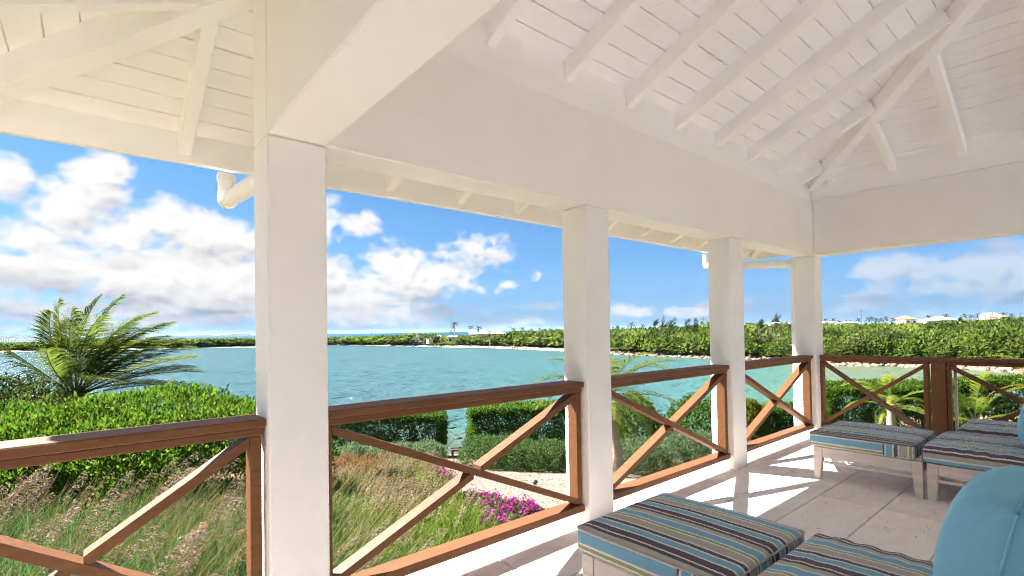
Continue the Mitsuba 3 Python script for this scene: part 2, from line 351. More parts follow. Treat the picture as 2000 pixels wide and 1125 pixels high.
for x, lab in ((X1 + .118, 'white plastic downpipe with an elbow under the eave beside the nearest column'), (X4 + .15, 'white downpipe below the eave beside the third column')):
    D = thing('downpipe', lab, 'downpipe', 'downpipes')
    yg, r = YE1 + .10, .052
    pe, pc = np.array((x, yg, 2.33)), np.array((x, Y0 + CD + .045, 2.23))
    dv = (pc - pe) / np.linalg.norm(pc - pe)
    obj('pipe', tube([(x, yg, 2.515), (x, yg, 2.37)], r, 20), 'white_plastic', D, smooth=40)
    obj('collar', tube([(x, yg, 2.507), (x, yg, 2.46)], r + .006, 20), 'white_plastic', D, smooth=40)
    obj('elbow', tube(np.vstack([[(x, yg, 2.385)], elbow((x, yg, 2.36), pe + (0, 0, -.012), pe + dv * .05, r), [pe + dv * .075]]), r + .006, 20), 'white_plastic', D, smooth=50)
    obj('pipe', tube([pe + dv * .06, pc - dv * .03], r, 20), 'white_plastic', D, smooth=40)
    obj('elbow', tube(np.vstack([[pc - dv * .07], elbow(pc - dv * .05, pc, pc - np.array((0, 0, .06)), r), [pc - np.array((0, 0, .085))]]), r + .006, 20), 'white_plastic', D, smooth=50)
    obj('pipe', tube([pc - np.array((0, 0, .07)), (x, Y0 + CD + .045, -1.2)], r, 20), 'white_plastic', D, smooth=40)

H = thing('house_wall', 'cream stucco house wall closing the left side of the veranda', 'wall')
obj('wall', cbox(-1.08, -.80, -15, 2.3, -2.4, 3.2, .01), 'stucco', H)

# railings: wide cap, slim rail below it, crossed braces, posts, bottom rail
HR = 1.030
def railing(a, c, lab, place, ca=None, cc=None):
    """From a to c along a line; place(t, o, z) puts the point t along, o outwards from the inner face."""
    K = thing('railing', lab, 'railing', 'veranda railings')
    def pb(t0, t1, o0, o1, z0, z1, ch=.005):
        v, f = cbox(t0, t1, o0, o1, z0, z1, ch); w = np.array([place(*q) for q in v])
        if np.linalg.det(np.array([np.subtract(place(1, 0, 0), place(0, 0, 0)), np.subtract(place(0, 1, 0), place(0, 0, 0)), (0, 0, 1)])) < 0: f = f[:, ::-1]
        return w, f
    obj('top_rail', pb((a if ca is None else ca) + .004, (c if cc is None else cc) - .004, 0, .185, HR - .04, HR, .006), 'rail_wood', K)
    obj('under_rail', pb(a + .012, c - .012, .02, .115, HR - .077, HR - .0402), 'rail_wood', K)
    obj('bottom_rail', pb(a + .004, c - .012, .005, .125, .114, .163), 'rail_wood', K)
    pw = .046
    obj('post', pb(a + .001, a + .034, .024, .112, .163, HR - .077), 'rail_wood', K)
    obj('post', pb(c - .018 - pw, c - .018, .024, .112, .163, HR - .077), 'rail_wood', K)
    t0, t1, z0, z1 = a + .036, c - .020 - pw, .188, HR - .10
    p, q = np.array((t0, z0)), np.array((t1, z1))
    th = .040
    def brace(p, q, o0, o1):
        e = (q - p) / np.linalg.norm(q - p); n = np.array((-e[1], e[0])) * th / 2
        if n[1] < 0: n = -n
        # ends cut upright against the posts
        k = th / 2 / abs(e[0])
        pts = [(p[0], p[1] - k), (q[0], q[1] - k), (q[0], q[1] + k), (p[0], p[1] + k)]
        pts = [(t, min(max(z, .164), HR - .078)) for t, z in pts]
        lo = [place(t, o0, z) for t, z in pts]; hi = [place(t, o1, z) for t, z in pts]
        v, f = hexa(lo, hi); tm = trimesh.Trimesh(v, f, process=False)
        return (v, f[:, ::-1]) if tm.volume < 0 else (v, f)
    m = (p + q) / 2; e = (q - p) / np.linalg.norm(q - p)
    p2, q2 = np.array((t0, z1)), np.array((t1, z0)); e2 = (q2 - p2) / np.linalg.norm(q2 - p2)
    gap = th / abs(e[0] * e2[1] - e[1] * e2[0]) / 2 * 1.0
    obj('brace', brace(p2, q2, .026, .106), 'rail_wood', K)
    obj('brace', brace(p, m - e * gap, .030, .110), 'rail_wood', K)
    obj('brace', brace(m + e * gap, q, .030, .110), 'rail_wood', K)
    return K
YR = Y0 + .030
pA = lambda t, o, z: (t, YR + o, z)
railing(-.655, X1, 'leftmost brown timber railing, ending at the nearest column', pA)
railing(X1 + CW, X2, 'brown cross-braced railing between the two nearest columns, in front of the bougainvillea', pA)
railing(X2 + CW, X3, 'brown railing between the second and third columns, in front of the leaning palm', pA)
railing(X3 + CW, X4, 'short looking brown railing between the third column and the corner column', pA)
XR = 7.082
pB = lambda t, o, z: (XR + o, -t, z)
railing(-Y0, -1.282, 'brown railing on the far side between the corner column and the thick newel post', pB, cc=-1.214)
railing(-1.1485, .2, 'brown far side railing behind the chaise, right of the thick newel post', pB, ca=-1.222)
N = thing('newel_post', 'thick square brown newel post in the far side railing', 'post')
obj('post', cbox(XR + .012, XR + .14, 1.149, 1.278, -.0005, HR - .0405, .006), 'rail_wood', N)
obj('trim_strip', cbox(XR + .128, XR + .158, 1.078, 1.104, -.0005, HR - .078, .003), 'white_timber', N); tag(N + '__trim_strip', 'thin white strip along the post')

# ---------------------------------------------------------------- lounge furniture
def soft_box(x0, x1, y0, y1, z0, z1, r=.034, n=(30, 30, 8), dome=.020, seed=0, wob=.003, wrinkle=0.0):
    """A rounded cushion; returns mesh and uv, u running across the stripes (x on top, then down the sides)."""
    lo, hi = np.array([x0, y0, z0]), np.array([x1, y1, z1]); vs, fs, uvs, o = [], [], [], 0
    for ax in range(3):
        b, c = [(1, 2), (2, 0), (0, 1)][ax]
        for sgn in (-1, 1):
            tb = (1 - np.cos(np.linspace(0, np.pi, n[b] + 1))) / 2 * .5 + np.linspace(0, 1, n[b] + 1) * .5
            tc = (1 - np.cos(np.linspace(0, np.pi, n[c] + 1))) / 2 * .5 + np.linspace(0, 1, n[c] + 1) * .5
            B, C = np.meshgrid(tb, tc, indexing='ij'); g = np.zeros(B.shape + (3,))
            g[..., ax] = hi[ax] if sgn > 0 else lo[ax]; g[..., b] = lo[b] + B * (hi[b] - lo[b]); g[..., c] = lo[c] + C * (hi[c] - lo[c])
            g = g.reshape(-1, 3)
            if ax == 0: u = (g[:, 0] + (g[:, 2] - z1) * (1 if sgn < 0 else -1)); w = g[:, 1]
            elif ax == 1: u = g[:, 0] * 1.0; w = g[:, 1] + sgn * (z1 - g[:, 2])
            else: u = g[:, 0]; w = g[:, 1]
            if ax == 1: u = u
            nb, nc = len(tb), len(tc); i, j = np.meshgrid(np.arange(nb - 1), np.arange(nc - 1), indexing='ij')
            q = np.stack([i * nc + j, (i + 1) * nc + j, (i + 1) * nc + j + 1, i * nc + j + 1], -1).reshape(-1, 4)
            if sgn < 0: q = q[:, ::-1]
            vs.append(g); uvs.append(np.stack([u, w], 1)); fs.append(q + o); o += len(g)
    v, uv, q = np.vstack(vs), np.vstack(uvs), np.vstack(fs)
    inner = np.clip(v, lo + r, hi - r); d = v - inner; L = np.linalg.norm(d, axis=1, keepdims=True)
    out = inner + d / np.maximum(L, 1e-9) * r * np.minimum(1, L / r * 1.0 + 0) if False else inner + d / np.maximum(L, 1e-9) * r
    ex = 1 - (2 * (out[:, 0] - x0) / (x1 - x0) - 1) ** 2; ey = 1 - (2 * (out[:, 1] - y0) / (y1 - y0) - 1) ** 2
    t = (out[:, 2] - (z0 + z1) / 2) / ((z1 - z0) / 2)
    out[:, 2] += t * dome * np.sqrt(np.maximum(ex * ey, 0))
    nz = meshkit.fbm(out * 7 + seed, 3, seed) - .5
    out[:, 2] += wob * 2 * nz * np.maximum(t, 0); out[:, 0] += wob * (meshkit.noise(out * 9 + 5, seed) - .5) * 2
    if wrinkle:
        ph = out[:, 1] * 62 + 5 * meshkit.noise(np.stack([out[:, 0] * 4, out[:, 1] * 5, 0 * t], 1), 3 + seed)
        am = np.clip(meshkit.noise(np.stack([out[:, 0] * 3, out[:, 1] * 3, 0 * t + 2], 1), 8 + seed) * 1.8 - .35, 0, 1)
        out[:, 2] += wrinkle * np.sin(ph) * np.maximum(t, 0) * (.35 + am)
    f = np.vstack([q[:, [0, 1, 2]], q[:, [0, 2, 3]]])
    m = trimesh.Trimesh(out, f, process=False)
    # weld positions for smooth normals, keep uv per corner
    key = np.unique(np.round(out, 6), axis=0, return_inverse=True)[1].ravel()
    fn = np.cross(out[f[:, 1]] - out[f[:, 0]], out[f[:, 2]] - out[f[:, 0]]); nn = np.zeros((key.max() + 1, 3))
    for k in range(3): np.add.at(nn, key[f[:, k]], fn)
    nn = nn[key]; nn /= np.linalg.norm(nn, axis=1, keepdims=True) + 1e-12
    return (out, f), uv, nn

def soft_obj(name, mesh, uv, nn, bsdf, parent=None):
    key = num(name if parent is None else parent + '__' + name)
    path = meshkit.write_ply(mesh, False, uv, None, normals=nn)
    scene[key] = {'type': 'ply', 'filename': path, 'face_normals': False, 'bsdf': {'type': 'ref', 'id': bsdf}}
    return key

def leg_mesh(x, y, sx, sy, h, wt=.068, wb=.048):
    """A leg tapering on its two inner sides; (x, y) its outer corner, sx, sy pointing inwards."""
    def quad(w, z):
        q = [(x, y), (x + sx * w, y), (x + sx * w, y + sy * w), (x, y + sy * w)]
        if sx * sy < 0: q = q[::-1]
        return [(a, b_, z) for a, b_ in q]
    zt_ = .2
    v1 = hexa(quad(wb, 0), quad(wt, zt_)); v2 = hexa(quad(wt, zt_ + .0005), quad(wt, h))
    return join([v1, v2])

def frame(name, lab, cat, x0, x1, y0, y1, group, slats=True, h=.292):
    K = thing(name, lab, cat, group)
    for sx, x in ((1, x0), (-1, x1)):
        for sy, y in ((1, y0), (-1, y1)):
            obj('leg', leg_mesh(x, y, sx, sy, h), 'washed_wood', K)
    for x, sx in ((x0, 1), (x1, -1)):
        xa, xb = sorted((x + sx * .003, x + sx * .027))
        obj('apron', cbox(xa, xb, y0 + .0685, y1 - .0685, .198, h - .001), 'washed_wood', K)
        obj('stretcher', cbox(xa, xb, y0 + .066, y1 - .066, .150, .172), 'washed_wood', K)
    for y, sy in ((y0, 1), (y1, -1)):
        ya, yb = sorted((y + sy * .003, y + sy * .027))
        obj('apron', cbox(x0 + .0685, x1 - .0685, ya, yb, .198, h - .001), 'washed_wood', K)
    n = max(3, int((y1 - y0) / .115)); 
    for k in range(n):
        yc = y0 + .075 + (y1 - y0 - .15) * (k + .5) / n
        obj('slat', cbox(x0 + .030, x1 - .030, yc - .032, yc + .032, h - .02, h + .001), 'washed_wood', K)
    return K

def end_band(cx0, cy0, cy1, z0, z1, sgn):
    """The end panel's return: the stripes turn upright where the boxing wraps round the corner."""
    v, f = cbox(cx0 - .0035, cx0 + .02, cy0, cy1, z0, z1, .003)
    v2 = []
    n = 10
    ys = np.linspace(cy0, cy1, n)
    pts = [(cx0 - .0045 + (.010 * max(0, abs(z - (z0 + z1) / 2) / ((z1 - z0) / 2)) ** 4), y, z) for y in ys for z in np.linspace(z0, z1, 9)]
    v = np.array(pts); m = 9
    i, j = np.meshgrid(np.arange(n - 1), np.arange(m - 1), indexing='ij')
    q = np.stack([i * m + j, i * m + j + 1, (i + 1) * m + j + 1, (i + 1) * m + j], -1).reshape(-1, 4)
    vb = v + (.006, 0, 0); nv = len(v)
    ring = [i * m for i in range(n)] + [(n - 1) * m + j for j in range(1, m)] + [i * m + m - 1 for i in range(n - 2, -1, -1)] + [j for j in range(m - 2, 0, -1)]
    f = [q[:, [0, 1, 2]], q[:, [0, 2, 3]], q[:, [0, 2, 1]] + nv, q[:, [0, 3, 2]] + nv]
    e = np.array([[a, b_, b_ + nv] for a, b_ in zip(ring, ring[1:] + ring[:1])] + [[a, b_ + nv, a + nv] for a, b_ in zip(ring, ring[1:] + ring[:1])])
    f = np.vstack(f + [e]); v = np.vstack([v, vb])
    uv = np.stack([(cy1 - v[:, 1]) * 1.0 + .26, v[:, 2]], 1)
    return (v, f), uv

def piping(x0, x1, y0, y1, z, r=.0045):
    c = .026; pts = []
    for cx, cy, a0 in ((x1 - c, y1 - c, 0), (x0 + c, y1 - c, 90), (x0 + c, y0 + c, 180), (x1 - c, y0 + c, 270)):
        for a in np.linspace(a0, a0 + 90, 6): pts.append((cx + c * math.cos(math.radians(a)), cy + c * math.sin(math.radians(a)), z))
    pts.append(pts[0])
    return tube(pts, r, 6)

def lounge(x0, y_top, dx, near, lab_o, lab_c, lab_oc, lab_cc, lab_p, ottoman=True, pillow=True):
    x1 = x0 + dx
    zc0, zc1 = .2935, .424
    if ottoman:
        frame('ottoman', lab_o, 'ottoman', x0 + .012, x1 - .02, y_top - .825, y_top - .035, 'washed wood ottomans')
        C = num('seat_cushion')
        m, uv, nn = soft_box(x0, x1, y_top - .785, y_top, zc0, zc1, seed=2 + near, wob=.003, n=(36, 30, 10))
        uv[:, 0] = uv[:, 0] - x0 + OFF
        path = meshkit.write_ply(m, False, uv, None, normals=nn)
        scene[C] = {'type': 'ply', 'filename': path, 'face_normals': False, 'bsdf': {'type': 'ref', 'id': 'striped_cloth'}}
        tag(C, lab_oc, 'cushion', 'striped cushions')
        eb, euv = end_band(x0, y_top - .770, y_top - .57, zc0 + .012, zc1 - .014, 1)
        obj('end_band', eb, 'striped_cloth', C, smooth=False, uv=euv); tag(C + '__end_band', 'upright stripes of the wrapped end panel')
        obj('piping', piping(x0 + .002, x1 - .002, y_top - .783, y_top - .002, zc1 - .012), 'striped_cloth', C, smooth=True, uv=np.full((24 * 0 + len(piping(x0, x1, y_top - .785, y_top, zc1)[0]), 2), OFF + .02))
    yt = y_top - .835
    frame('chaise', lab_c, 'chaise', x0 + .012, x1 - .02, yt - 1.42, yt - .02, 'washed wood chaises')
    C = num('chaise_cushion')
    m, uv, nn = soft_box(x0, x1, yt - .74, yt + .012, zc0, zc1 + .006, seed=7 + near, wob=.004, wrinkle=.0030, n=(36, 70, 10))
    uv[:, 0] = uv[:, 0] - x0 + OFF + .07
    path = meshkit.write_ply(m, False, uv, None, normals=nn)
    scene[C] = {'type': 'ply', 'filename': path, 'face_normals': False, 'bsdf': {'type': 'ref', 'id': 'striped_cloth'}}
    tag(C, lab_cc, 'cushion', 'striped cushions')
    # sloping back of the same cushion
    (v, f), uv, nn = soft_box(x0, x1, yt - 1.42, yt - .66, zc0, zc1, seed=9, n=(24, 24, 8))
    a = math.radians(-47); py, pz = yt - .70, .42
    rot = np.array([[1, 0, 0], [0, math.cos(a), -math.sin(a)], [0, math.sin(a), math.cos(a)]])
    v = (v - (0, py, pz)) @ rot.T + (0, py, pz + .02); nn = nn @ rot.T; uv[:, 0] = uv[:, 0] - x0 + OFF + .07
    soft_obj('back_cushion', (v, f), uv, nn, 'striped_cloth', C)
    if pillow:
        P = num('pillow'); cx, hw, hh, ht = (x0 + x1) / 2, .355, .252, .165
        n = 44; g = np.linspace(-1, 1, n); A, B = np.meshgrid(g, g, indexing='ij'); vs = []
        fm = (1 - np.abs(A) ** 2.6) * (1 - np.abs(B) ** 2.6)
        for s in (1, -1):
            th = ht * np.maximum(fm, 0) ** .42
            rr = 1 - .085 * (A ** 2 * (1 - B ** 2) + B ** 2 * (1 - A ** 2)) * 1.0
            cor = np.maximum(np.abs(A), np.abs(B)); sq = (1 - .13 * (A * B) ** 2)
            x, y = A * hw * sq * (1 - .05 * (1 - B ** 2) * A ** 4), B * hh * sq * (1 - .05 * (1 - A ** 2) * B ** 4)
            p = np.stack([x, s * th, y], -1).reshape(-1, 3)
            rad = np.abs(A * B).reshape(-1)
            ang = np.arctan2(B, A).reshape(-1)
            wr = np.sin(ang * 26 + 4 * meshkit.noise(p * 6, 5)) * np.clip(cor.reshape(-1) - .55, 0, 1) * (1 - cor.reshape(-1)) * .05
            p[:, 1] += s * wr + s * .012 * (meshkit.fbm(p * 6 + s, 3, 2) - .5) * (cor.reshape(-1) < .99)
            vs.append(p)
        v = np.vstack(vs); i, j = np.meshgrid(np.arange(n - 1), np.arange(n - 1), indexing='ij')
        q = np.stack([i * n + j, (i + 1) * n + j, (i + 1) * n + j + 1, i * n + j + 1], -1).reshape(-1, 4)
        f = np.vstack([q[:, [0, 2, 1]], q[:, [0, 3, 2]], q[:, [0, 1, 2]] + n * n, q[:, [0, 2, 3]] + n * n])
        t = math.radians(12); ct, st = math.cos(t), math.sin(t)
        R3 = np.array([[1, 0, 0], [0, ct, -st], [0, st, ct]])
        pos = np.array([cx, y_top - PILY, .425 + hh * .97])
        v = v @ R3.T + pos
        tm = trimesh.Trimesh(v, f, process=True); tm.merge_vertices()
        if tm.volume < 0: tm.invert()
        scene[P] = mikit.ply(tm, 'blue_cloth', smooth=70); tag(P, lab_p, 'pillow', 'blue pillows')
        edge = [(a_, b_) for a_, b_ in [(x_, -1) for x_ in g] + [(1, x_) for x_ in g[1:]] + [(x_, 1) for x_ in g[::-1][1:]] + [(-1, x_) for x_ in g[::-1][1:]]]
        E = np.array([[a_ * hw * (1 - .13 * (a_ * b_) ** 2) * (1 - .05 * (1 - b_ ** 2) * a_ ** 4), 0, b_ * hh * (1 - .13 * (a_ * b_) ** 2) * (1 - .05 * (1 - a_ ** 2) * b_ ** 4)] for a_, b_ in edge]) @ R3.T + pos
        obj('seam', tube(E, .005, 6), 'blue_cloth', P, smooth=True)
OFF, PILY = .17, 1.525
lounge(1.850, 1.742, .78, 0, 'near washed wood ottoman carrying the striped cushion at the bottom of the view', 'near washed wood chaise under the big blue pillow',
       'striped cushion on the near ottoman, beside the second column', 'rumpled striped cushion on the near chaise, at the bottom edge', 'big blue pillow at the bottom right corner')
OFF, PILY = .178, 1.52
lounge(5.090, 1.815, .84, 4, 'far washed wood ottoman by the corner column', 'far washed wood chaise with slats showing, in front of the newel post',
       'striped cushion on the far ottoman, by the corner column', 'striped cushion on the far chaise beside the cut-off blue pillow', 'blue pillow on the far chaise, cut by the right edge')
lounge(6.13, 1.76, .76, 6, '', 'third chaise, mostly hidden behind the far chaise and against the railing', '', 'striped cushion of the third chaise, peeping up behind the far chaise', '', ottoman=False, pillow=False)

# ---------------------------------------------------------------- land and water
WZ = -4.0                                            # level of the lagoon and the sea
SHORE_R = [-1.6, -1.02, -.77, -.52, -.37, -.25, -.10, 0, .097, .205, .307, .394, .471, .573, .635, .717, .839, .983, 1.024, 1.3, 2.0]
SHORE_D = [200, 208, 220, 220, 238, 206, 172, 149, 129, 109, 96, 88, 84, 75, 69, 66, 62, 56, 54, 44, 40]
BACK = [60, 60, 60, 60, 70, 110, 400, 600, 900, 900, 900, 900, 900, 900, 900, 900, 900, 900, 900, 900, 900]
RIDGE = [-3.0, -3.0, -3.0, -2.9, -2.9, -2.7, -2.6, -2.2, -1.6, -1.2, -.7, -.3, -.1, .1, .1, .1, .3, 1.6, 2.2, 2.6, 3]
def near_shore(l):
    return 22.6 + np.maximum(l - 2, 0) * .30 + .5 * np.sin(l * .6) + np.maximum(-l - 8, 0) * .12
def land(x, y):
    """Height of the ground."""
    d, l = dl(x, y); x, y, d, l = np.broadcast_arrays(*map(lambda t: np.asarray(t, float), (x, y, d, l)))
    p = np.stack([x, y, 0 * x], -1)
    ns = near_shore(l)
    a = np.interp(d, [-60, 2, 6, 13, 19], [-1.6, -1.6, -2.0, -2.65, -3.45]); e = np.clip((d - 19) / np.maximum(ns - 19, .5), 0, None)
    a = np.where(d > 19, -3.45 - .55 * e, a); a = np.where(d > ns, np.maximum(-4.0 - .22 * (d - ns), -5.2), a)
    a = a + .10 * (meshkit.fbm(p * .5, 3, 2) - .5) * (d < ns)
    r = l / np.maximum(d, 1.0); F = np.interp(r, SHORE_R, SHORE_D); bk = np.interp(r, SHORE_R, BACK); rg = np.interp(r, SHORE_R, RIDGE)
    F = F * (1 + .05 * (meshkit.fbm(p * .06, 3, 9) - .5))
    e = d - F
    up = np.where(e < 0, np.maximum(-4.0 + .12 * e, -5.2), -4.0 + np.minimum(e * .12, .7) + (rg + 3.3) * np.clip((e - 4) / 170., 0, 1) ** .8)
    up = np.where(e > bk - 25, np.maximum(up - (e - bk + 25) * .12, -6.0), up)
    up = up + .5 * (meshkit.fbm(p * .08, 3, 4) - .5) * np.clip(e / 12, 0, 1)
    return np.where(d > 35, np.maximum(up, -6.0), a)

ds = np.concatenate([[-300, -100, -40, -15, -6], np.arange(0, 31, .6), np.geomspace(32, 1500, 95), [2500, 6000]])
ls = np.concatenate([[-6.0, -3.0, -2.0], np.linspace(-1.5, 1.6, 125), [2.2, 3.5, 6]])
Dg, Rg = np.meshgrid(ds, ls, indexing='ij'); Lg = Rg * np.maximum(np.abs(Dg), 24)
Xg, Yg = Dg * DX[0] + Lg * LX[0], Dg * DX[1] + Lg * LX[1]
Zg = land(Xg, Yg); Zg = np.where((Xg < DX1 + .3) & (Yg < DY1 + .3) & (Xg > -5) & (Yg > -7), np.minimum(Zg, -1.6), Zg)
nj = len(ls); i, j = np.meshgrid(np.arange(len(ds) - 1), np.arange(nj - 1), indexing='ij')
qd = np.stack([i * nj + j, i * nj + j + 1, (i + 1) * nj + j + 1, (i + 1) * nj + j], -1).reshape(-1, 4)
gm = (np.stack([Xg, Yg, Zg], -1).reshape(-1, 3), np.vstack([qd[:, [0, 2, 1]], qd[:, [0, 3, 2]]]))
def c_ground(p, n, uv):
    a = fbm(p.x * .9, p.y * .9, 0., 4); b = fbm(p.x * 9, p.y * 9, 0., 3)
    soil = mix((.11, .065, .038), (.23, .14, .08), b); green = mix((.04, .06, .014), (.10, .115, .035), b)
    near = mix(green, soil, smoothstep(.42, .6, a))
    d = p.x * float(DX[0]) + p.y * float(DX[1])
    sand = mix((.33, .28, .22), (.42, .37, .31), fbm(p.x * 2, p.y * 2, 0., 3))
    far = mix(sand, mix((.07, .08, .025), (.21, .17, .10), fbm(p.x * .12, p.y * .12, 0., 3)), smoothstep(-3.62, -3.32, p.z + .3 * (fbm(p.x * .3, p.y * .3, 0., 3) - .5)))
    sh = mix(near, mix((.21, .155, .105), (.28, .215, .155), b), smoothstep(-3.5, -3.7, p.z))
    return dr.select(d > 35.0, far, sh)
scene['ground_mat'] = pr(c_ground, .9, .1, lambda p, n, uv: fbm(p.x * 12, p.y * 12, 0., 3), .02, 5e-3)
obj('ground', gm, 'ground_mat', smooth=True); tag('ground', kind='structure')

def sheet(ds, ls, z):
    D_, R_ = np.meshgrid(ds, ls, indexing='ij'); L_ = R_ * np.maximum(np.abs(D_), 24); n = len(ls)
    i, j = np.meshgrid(np.arange(len(ds) - 1), np.arange(n - 1), indexing='ij'); q = np.stack([i * n + j, i * n + j + 1, (i + 1) * n + j + 1, (i + 1) * n + j], -1).reshape(-1, 4)
    v = np.stack([D_ * DX[0] + L_ * LX[0], D_ * DX[1] + L_ * LX[1], np.full(D_.shape, z)], -1).reshape(-1, 3)
    return v, np.vstack([q[:, [0, 2, 1]], q[:, [0, 3, 2]]])
def waves(p, n, uv):
    w = fbm(p.x * 1.1 + p.y * .5, p.y * 2.0 - p.x * .9, 0., 3); c = fbm(p.x * 4 + p.y * 1.5, p.y * 5 - p.x * 2.2, 4., 2)
    big = noise(p.x * .50 + p.y * .22, p.y * .85 - p.x * .38, 2.) + .6 * noise(p.x * .22 + p.y * .1, p.y * .4 - p.x * .18, 5.)
    return w + .35 * c + 1.5 * big
def c_lagoon(p, n, uv):
    d = p.x * float(DX[0]) + p.y * float(DX[1]); l = p.x * float(LX[0]) + p.y * float(LX[1]); r = l / dr.maximum(d, 1.)
    st = fbm(p.x * .06 + p.y * .03, p.y * .16 - p.x * .08, 0., 4)
    base = mix((.043, .098, .104), (.048, .111, .100), smoothstep(-.8, .5, r + 1.2 * (st - .5)))
    base = mix(base, (.054, .118, .080), smoothstep(.30, .62, r + .5 * (st - .5)) * .8)
    bar = smoothstep(.55, .75, fbm(p.x * .05, p.y * .09, 2., 3) + .30 * smoothstep(.5, .75, r) * smoothstep(40., 58., d)) * smoothstep(.5, .62, r)
    base = mix(base, (.11, .10, .05), bar * .5)
    near = smoothstep(31., 23., d)
    return mix(base, (.075, .10, .055), near * .65)
scene['lagoon_mat'] = pr(c_lagoon, .12, .5, waves, .28, 2e-2)
scene['sea_mat'] = pr(lambda p, n, uv: mix((.006, .050, .10), (.010, .075, .125), fbm(p.x * .004, p.y * .012, 0., 3)), .6, .1)
obj('lagoon', sheet(np.array([14, 20, 26, 40, 80, 150, 262.]), np.linspace(-2.2, 3, 30), WZ + .004), 'lagoon_mat'); tag('lagoon', kind='structure')
obj('sea', sheet(np.array([-400, 0, 100, 400, 2000, 8000, 24000.]), np.linspace(-2.6, 2.6, 24), WZ), 'sea_mat'); tag('sea', kind='structure')

# islands on the horizon
def island(u0, u1, vs, dist, name, seed):
    us = np.linspace(u0, u1, len(vs)); n = 60; uu = np.linspace(u0, u1, n)
    top = np.interp(uu, us, vs) + 0
    hz = 680 - .0245 * uu; h = (hz - top) * dist / 977. + 5.4
    h = np.maximum(h * (.9 + .25 * meshkit.fbm(np.stack([uu * .15, 0 * uu, 0 * uu], 1), 4, seed)), .5)
    rows = []
    for k, (w, dd) in enumerate(((0, -.06), (.45, -.04), (.85, -.02), (1, 0), (.8, .02), (0, .06))):
        ww = np.minimum(1, np.minimum(np.arange(n), n - 1 - np.arange(n)) / 4.)
        P = np.array([EYE + ray(u, 660) * dist * (1 + dd * (.3 + .7 * q)) for u, q in zip(uu, ww)]); P[:, 2] = WZ - 2 + w * h * (.85 + .3 * meshkit.fbm(np.stack([uu * .3, 0 * uu + k, 0 * uu], 1), 3, seed + 5)) * ww
        rows.append(P)
    V = np.array(rows); m = len(rows); i, j = np.meshgrid(np.arange(m - 1), np.arange(n - 1), indexing='ij')
    q = np.stack([i * n + j, i * n + j + 1, (i + 1) * n + j + 1, (i + 1) * n + j], -1).reshape(-1, 4)
    k = obj(name, (V.reshape(-1, 3), np.vstack([q[:, [0, 2, 1]], q[:, [0, 3, 2]]])), 'island_mat', smooth=True); tag(k, kind='structure')
scene['island_mat'] = pr(lambda p, n, uv: mix((.03, .045, .03), (.09, .085, .06), fbm(p.x * .01, p.y * .01, p.z * .02, 3)), .9, .1)
island(-60, 132, [679, 676, 674, 671.5, 672, 671.5, 674, 677], 9000, 'island', 1)
island(300, 500, [671, 669.5, 670, 669, 668, 669, 666, 664.5, 667], 9500, 'island', 2)
island(560, 690, [664, 662.5, 663.5, 664.5], 11000, 'island', 3)

# ---------------------------------------------------------------- vegetation helpers
def rand_unit(n, rng):
    v = rng.normal(size=(n, 3)); return v / np.linalg.norm(v, axis=1, keepdims=True)
def unit(v): return v / (np.linalg.norm(v, axis=-1, keepdims=True) + 1e-9)
def leaves(P, A, rng, ln, wd, col, jit=.18, fold=.25):
    """Folded diamond leaves at P pointing along A; col: (n, 3) or one colour. Returns (v, f, c)."""
    n = len(P); A = unit(A); side = unit(np.cross(A, unit(rand_unit(n, rng) + (0, 0, 1.2)))); up = np.cross(side, A)
    ln = ln * rng.uniform(.7, 1.3, (n, 1)); wd = wd * rng.uniform(.7, 1.25, (n, 1))
    mid = P + A * ln * .45 + up * wd * fold
    v = np.stack([P, mid + side * wd, P + A * ln, mid - side * wd], 1).reshape(-1, 3)
    o = np.arange(n)[:, None] * 4; f = np.vstack([o + [0, 1, 2], o + [0, 2, 3]])
    c = np.broadcast_to(np.asarray(col, float), (n, 3)) * rng.uniform(1 - jit, 1 + jit, (n, 1))
    return v, f, np.repeat(c, 4, 0)
def palette(n, rng, cols, w=None):
    cols = np.array(cols); k = rng.choice(len(cols), n, p=w); return cols[k]
def mass(center, rad, n, rng, lump=.25, freq=2.2, low=-.15, depth=.20):
    """Points and outward directions in the outer shell of a lumpy crown."""
    d = rand_unit(int(n * 2.2), rng); d = d[d[:, 2] > low][:n]
    s = 1 + lump * (meshkit.fbm(d * freq + rng.uniform(0, 50, 3), 4, 1) - .5) * 2
    r = s * (1 - np.abs(rng.normal(0, depth, len(d)))); r = np.maximum(r, .2)
    return np.array(center) + d * r[:, None] * np.array(rad), unit(d / np.array(rad))
def veg(name, parts, bsdf='leaf', parent=None):
    m, c = joinc(parts); return obj(name, m, bsdf, parent, color=c * OUT)
def twigs(root, tips, r0, rng, col=(.20, .15, .10)):
    out = []
    for t in tips:
        t = np.array(t); m = (np.array(root) + t) / 2 + rng.normal(0, .06, 3) * np.linalg.norm(t - root)
        out.append((*tube(np.array([root, m, t]), np.array([r0, r0 * .7, r0 * .3]), 5), col))
    return out
def ground_at(u, v, it=6):
    z = -2.5
    for _ in range(it):
        p = at_z(u, v, z); z = .5 * z + .5 * float(land(p[0], p[1]))
    return np.array([p[0], p[1], float(land(p[0], p[1]))])
def pt_dl(d, l):
    x, y = d * DX[0] + l * LX[0], d * DX[1] + l * LX[1]; return np.array([x, y, float(land(x, y))])
R3L = np.array([LX[0], LX[1], 0.]); R3D = np.array([DX[0], DX[1], 0.])

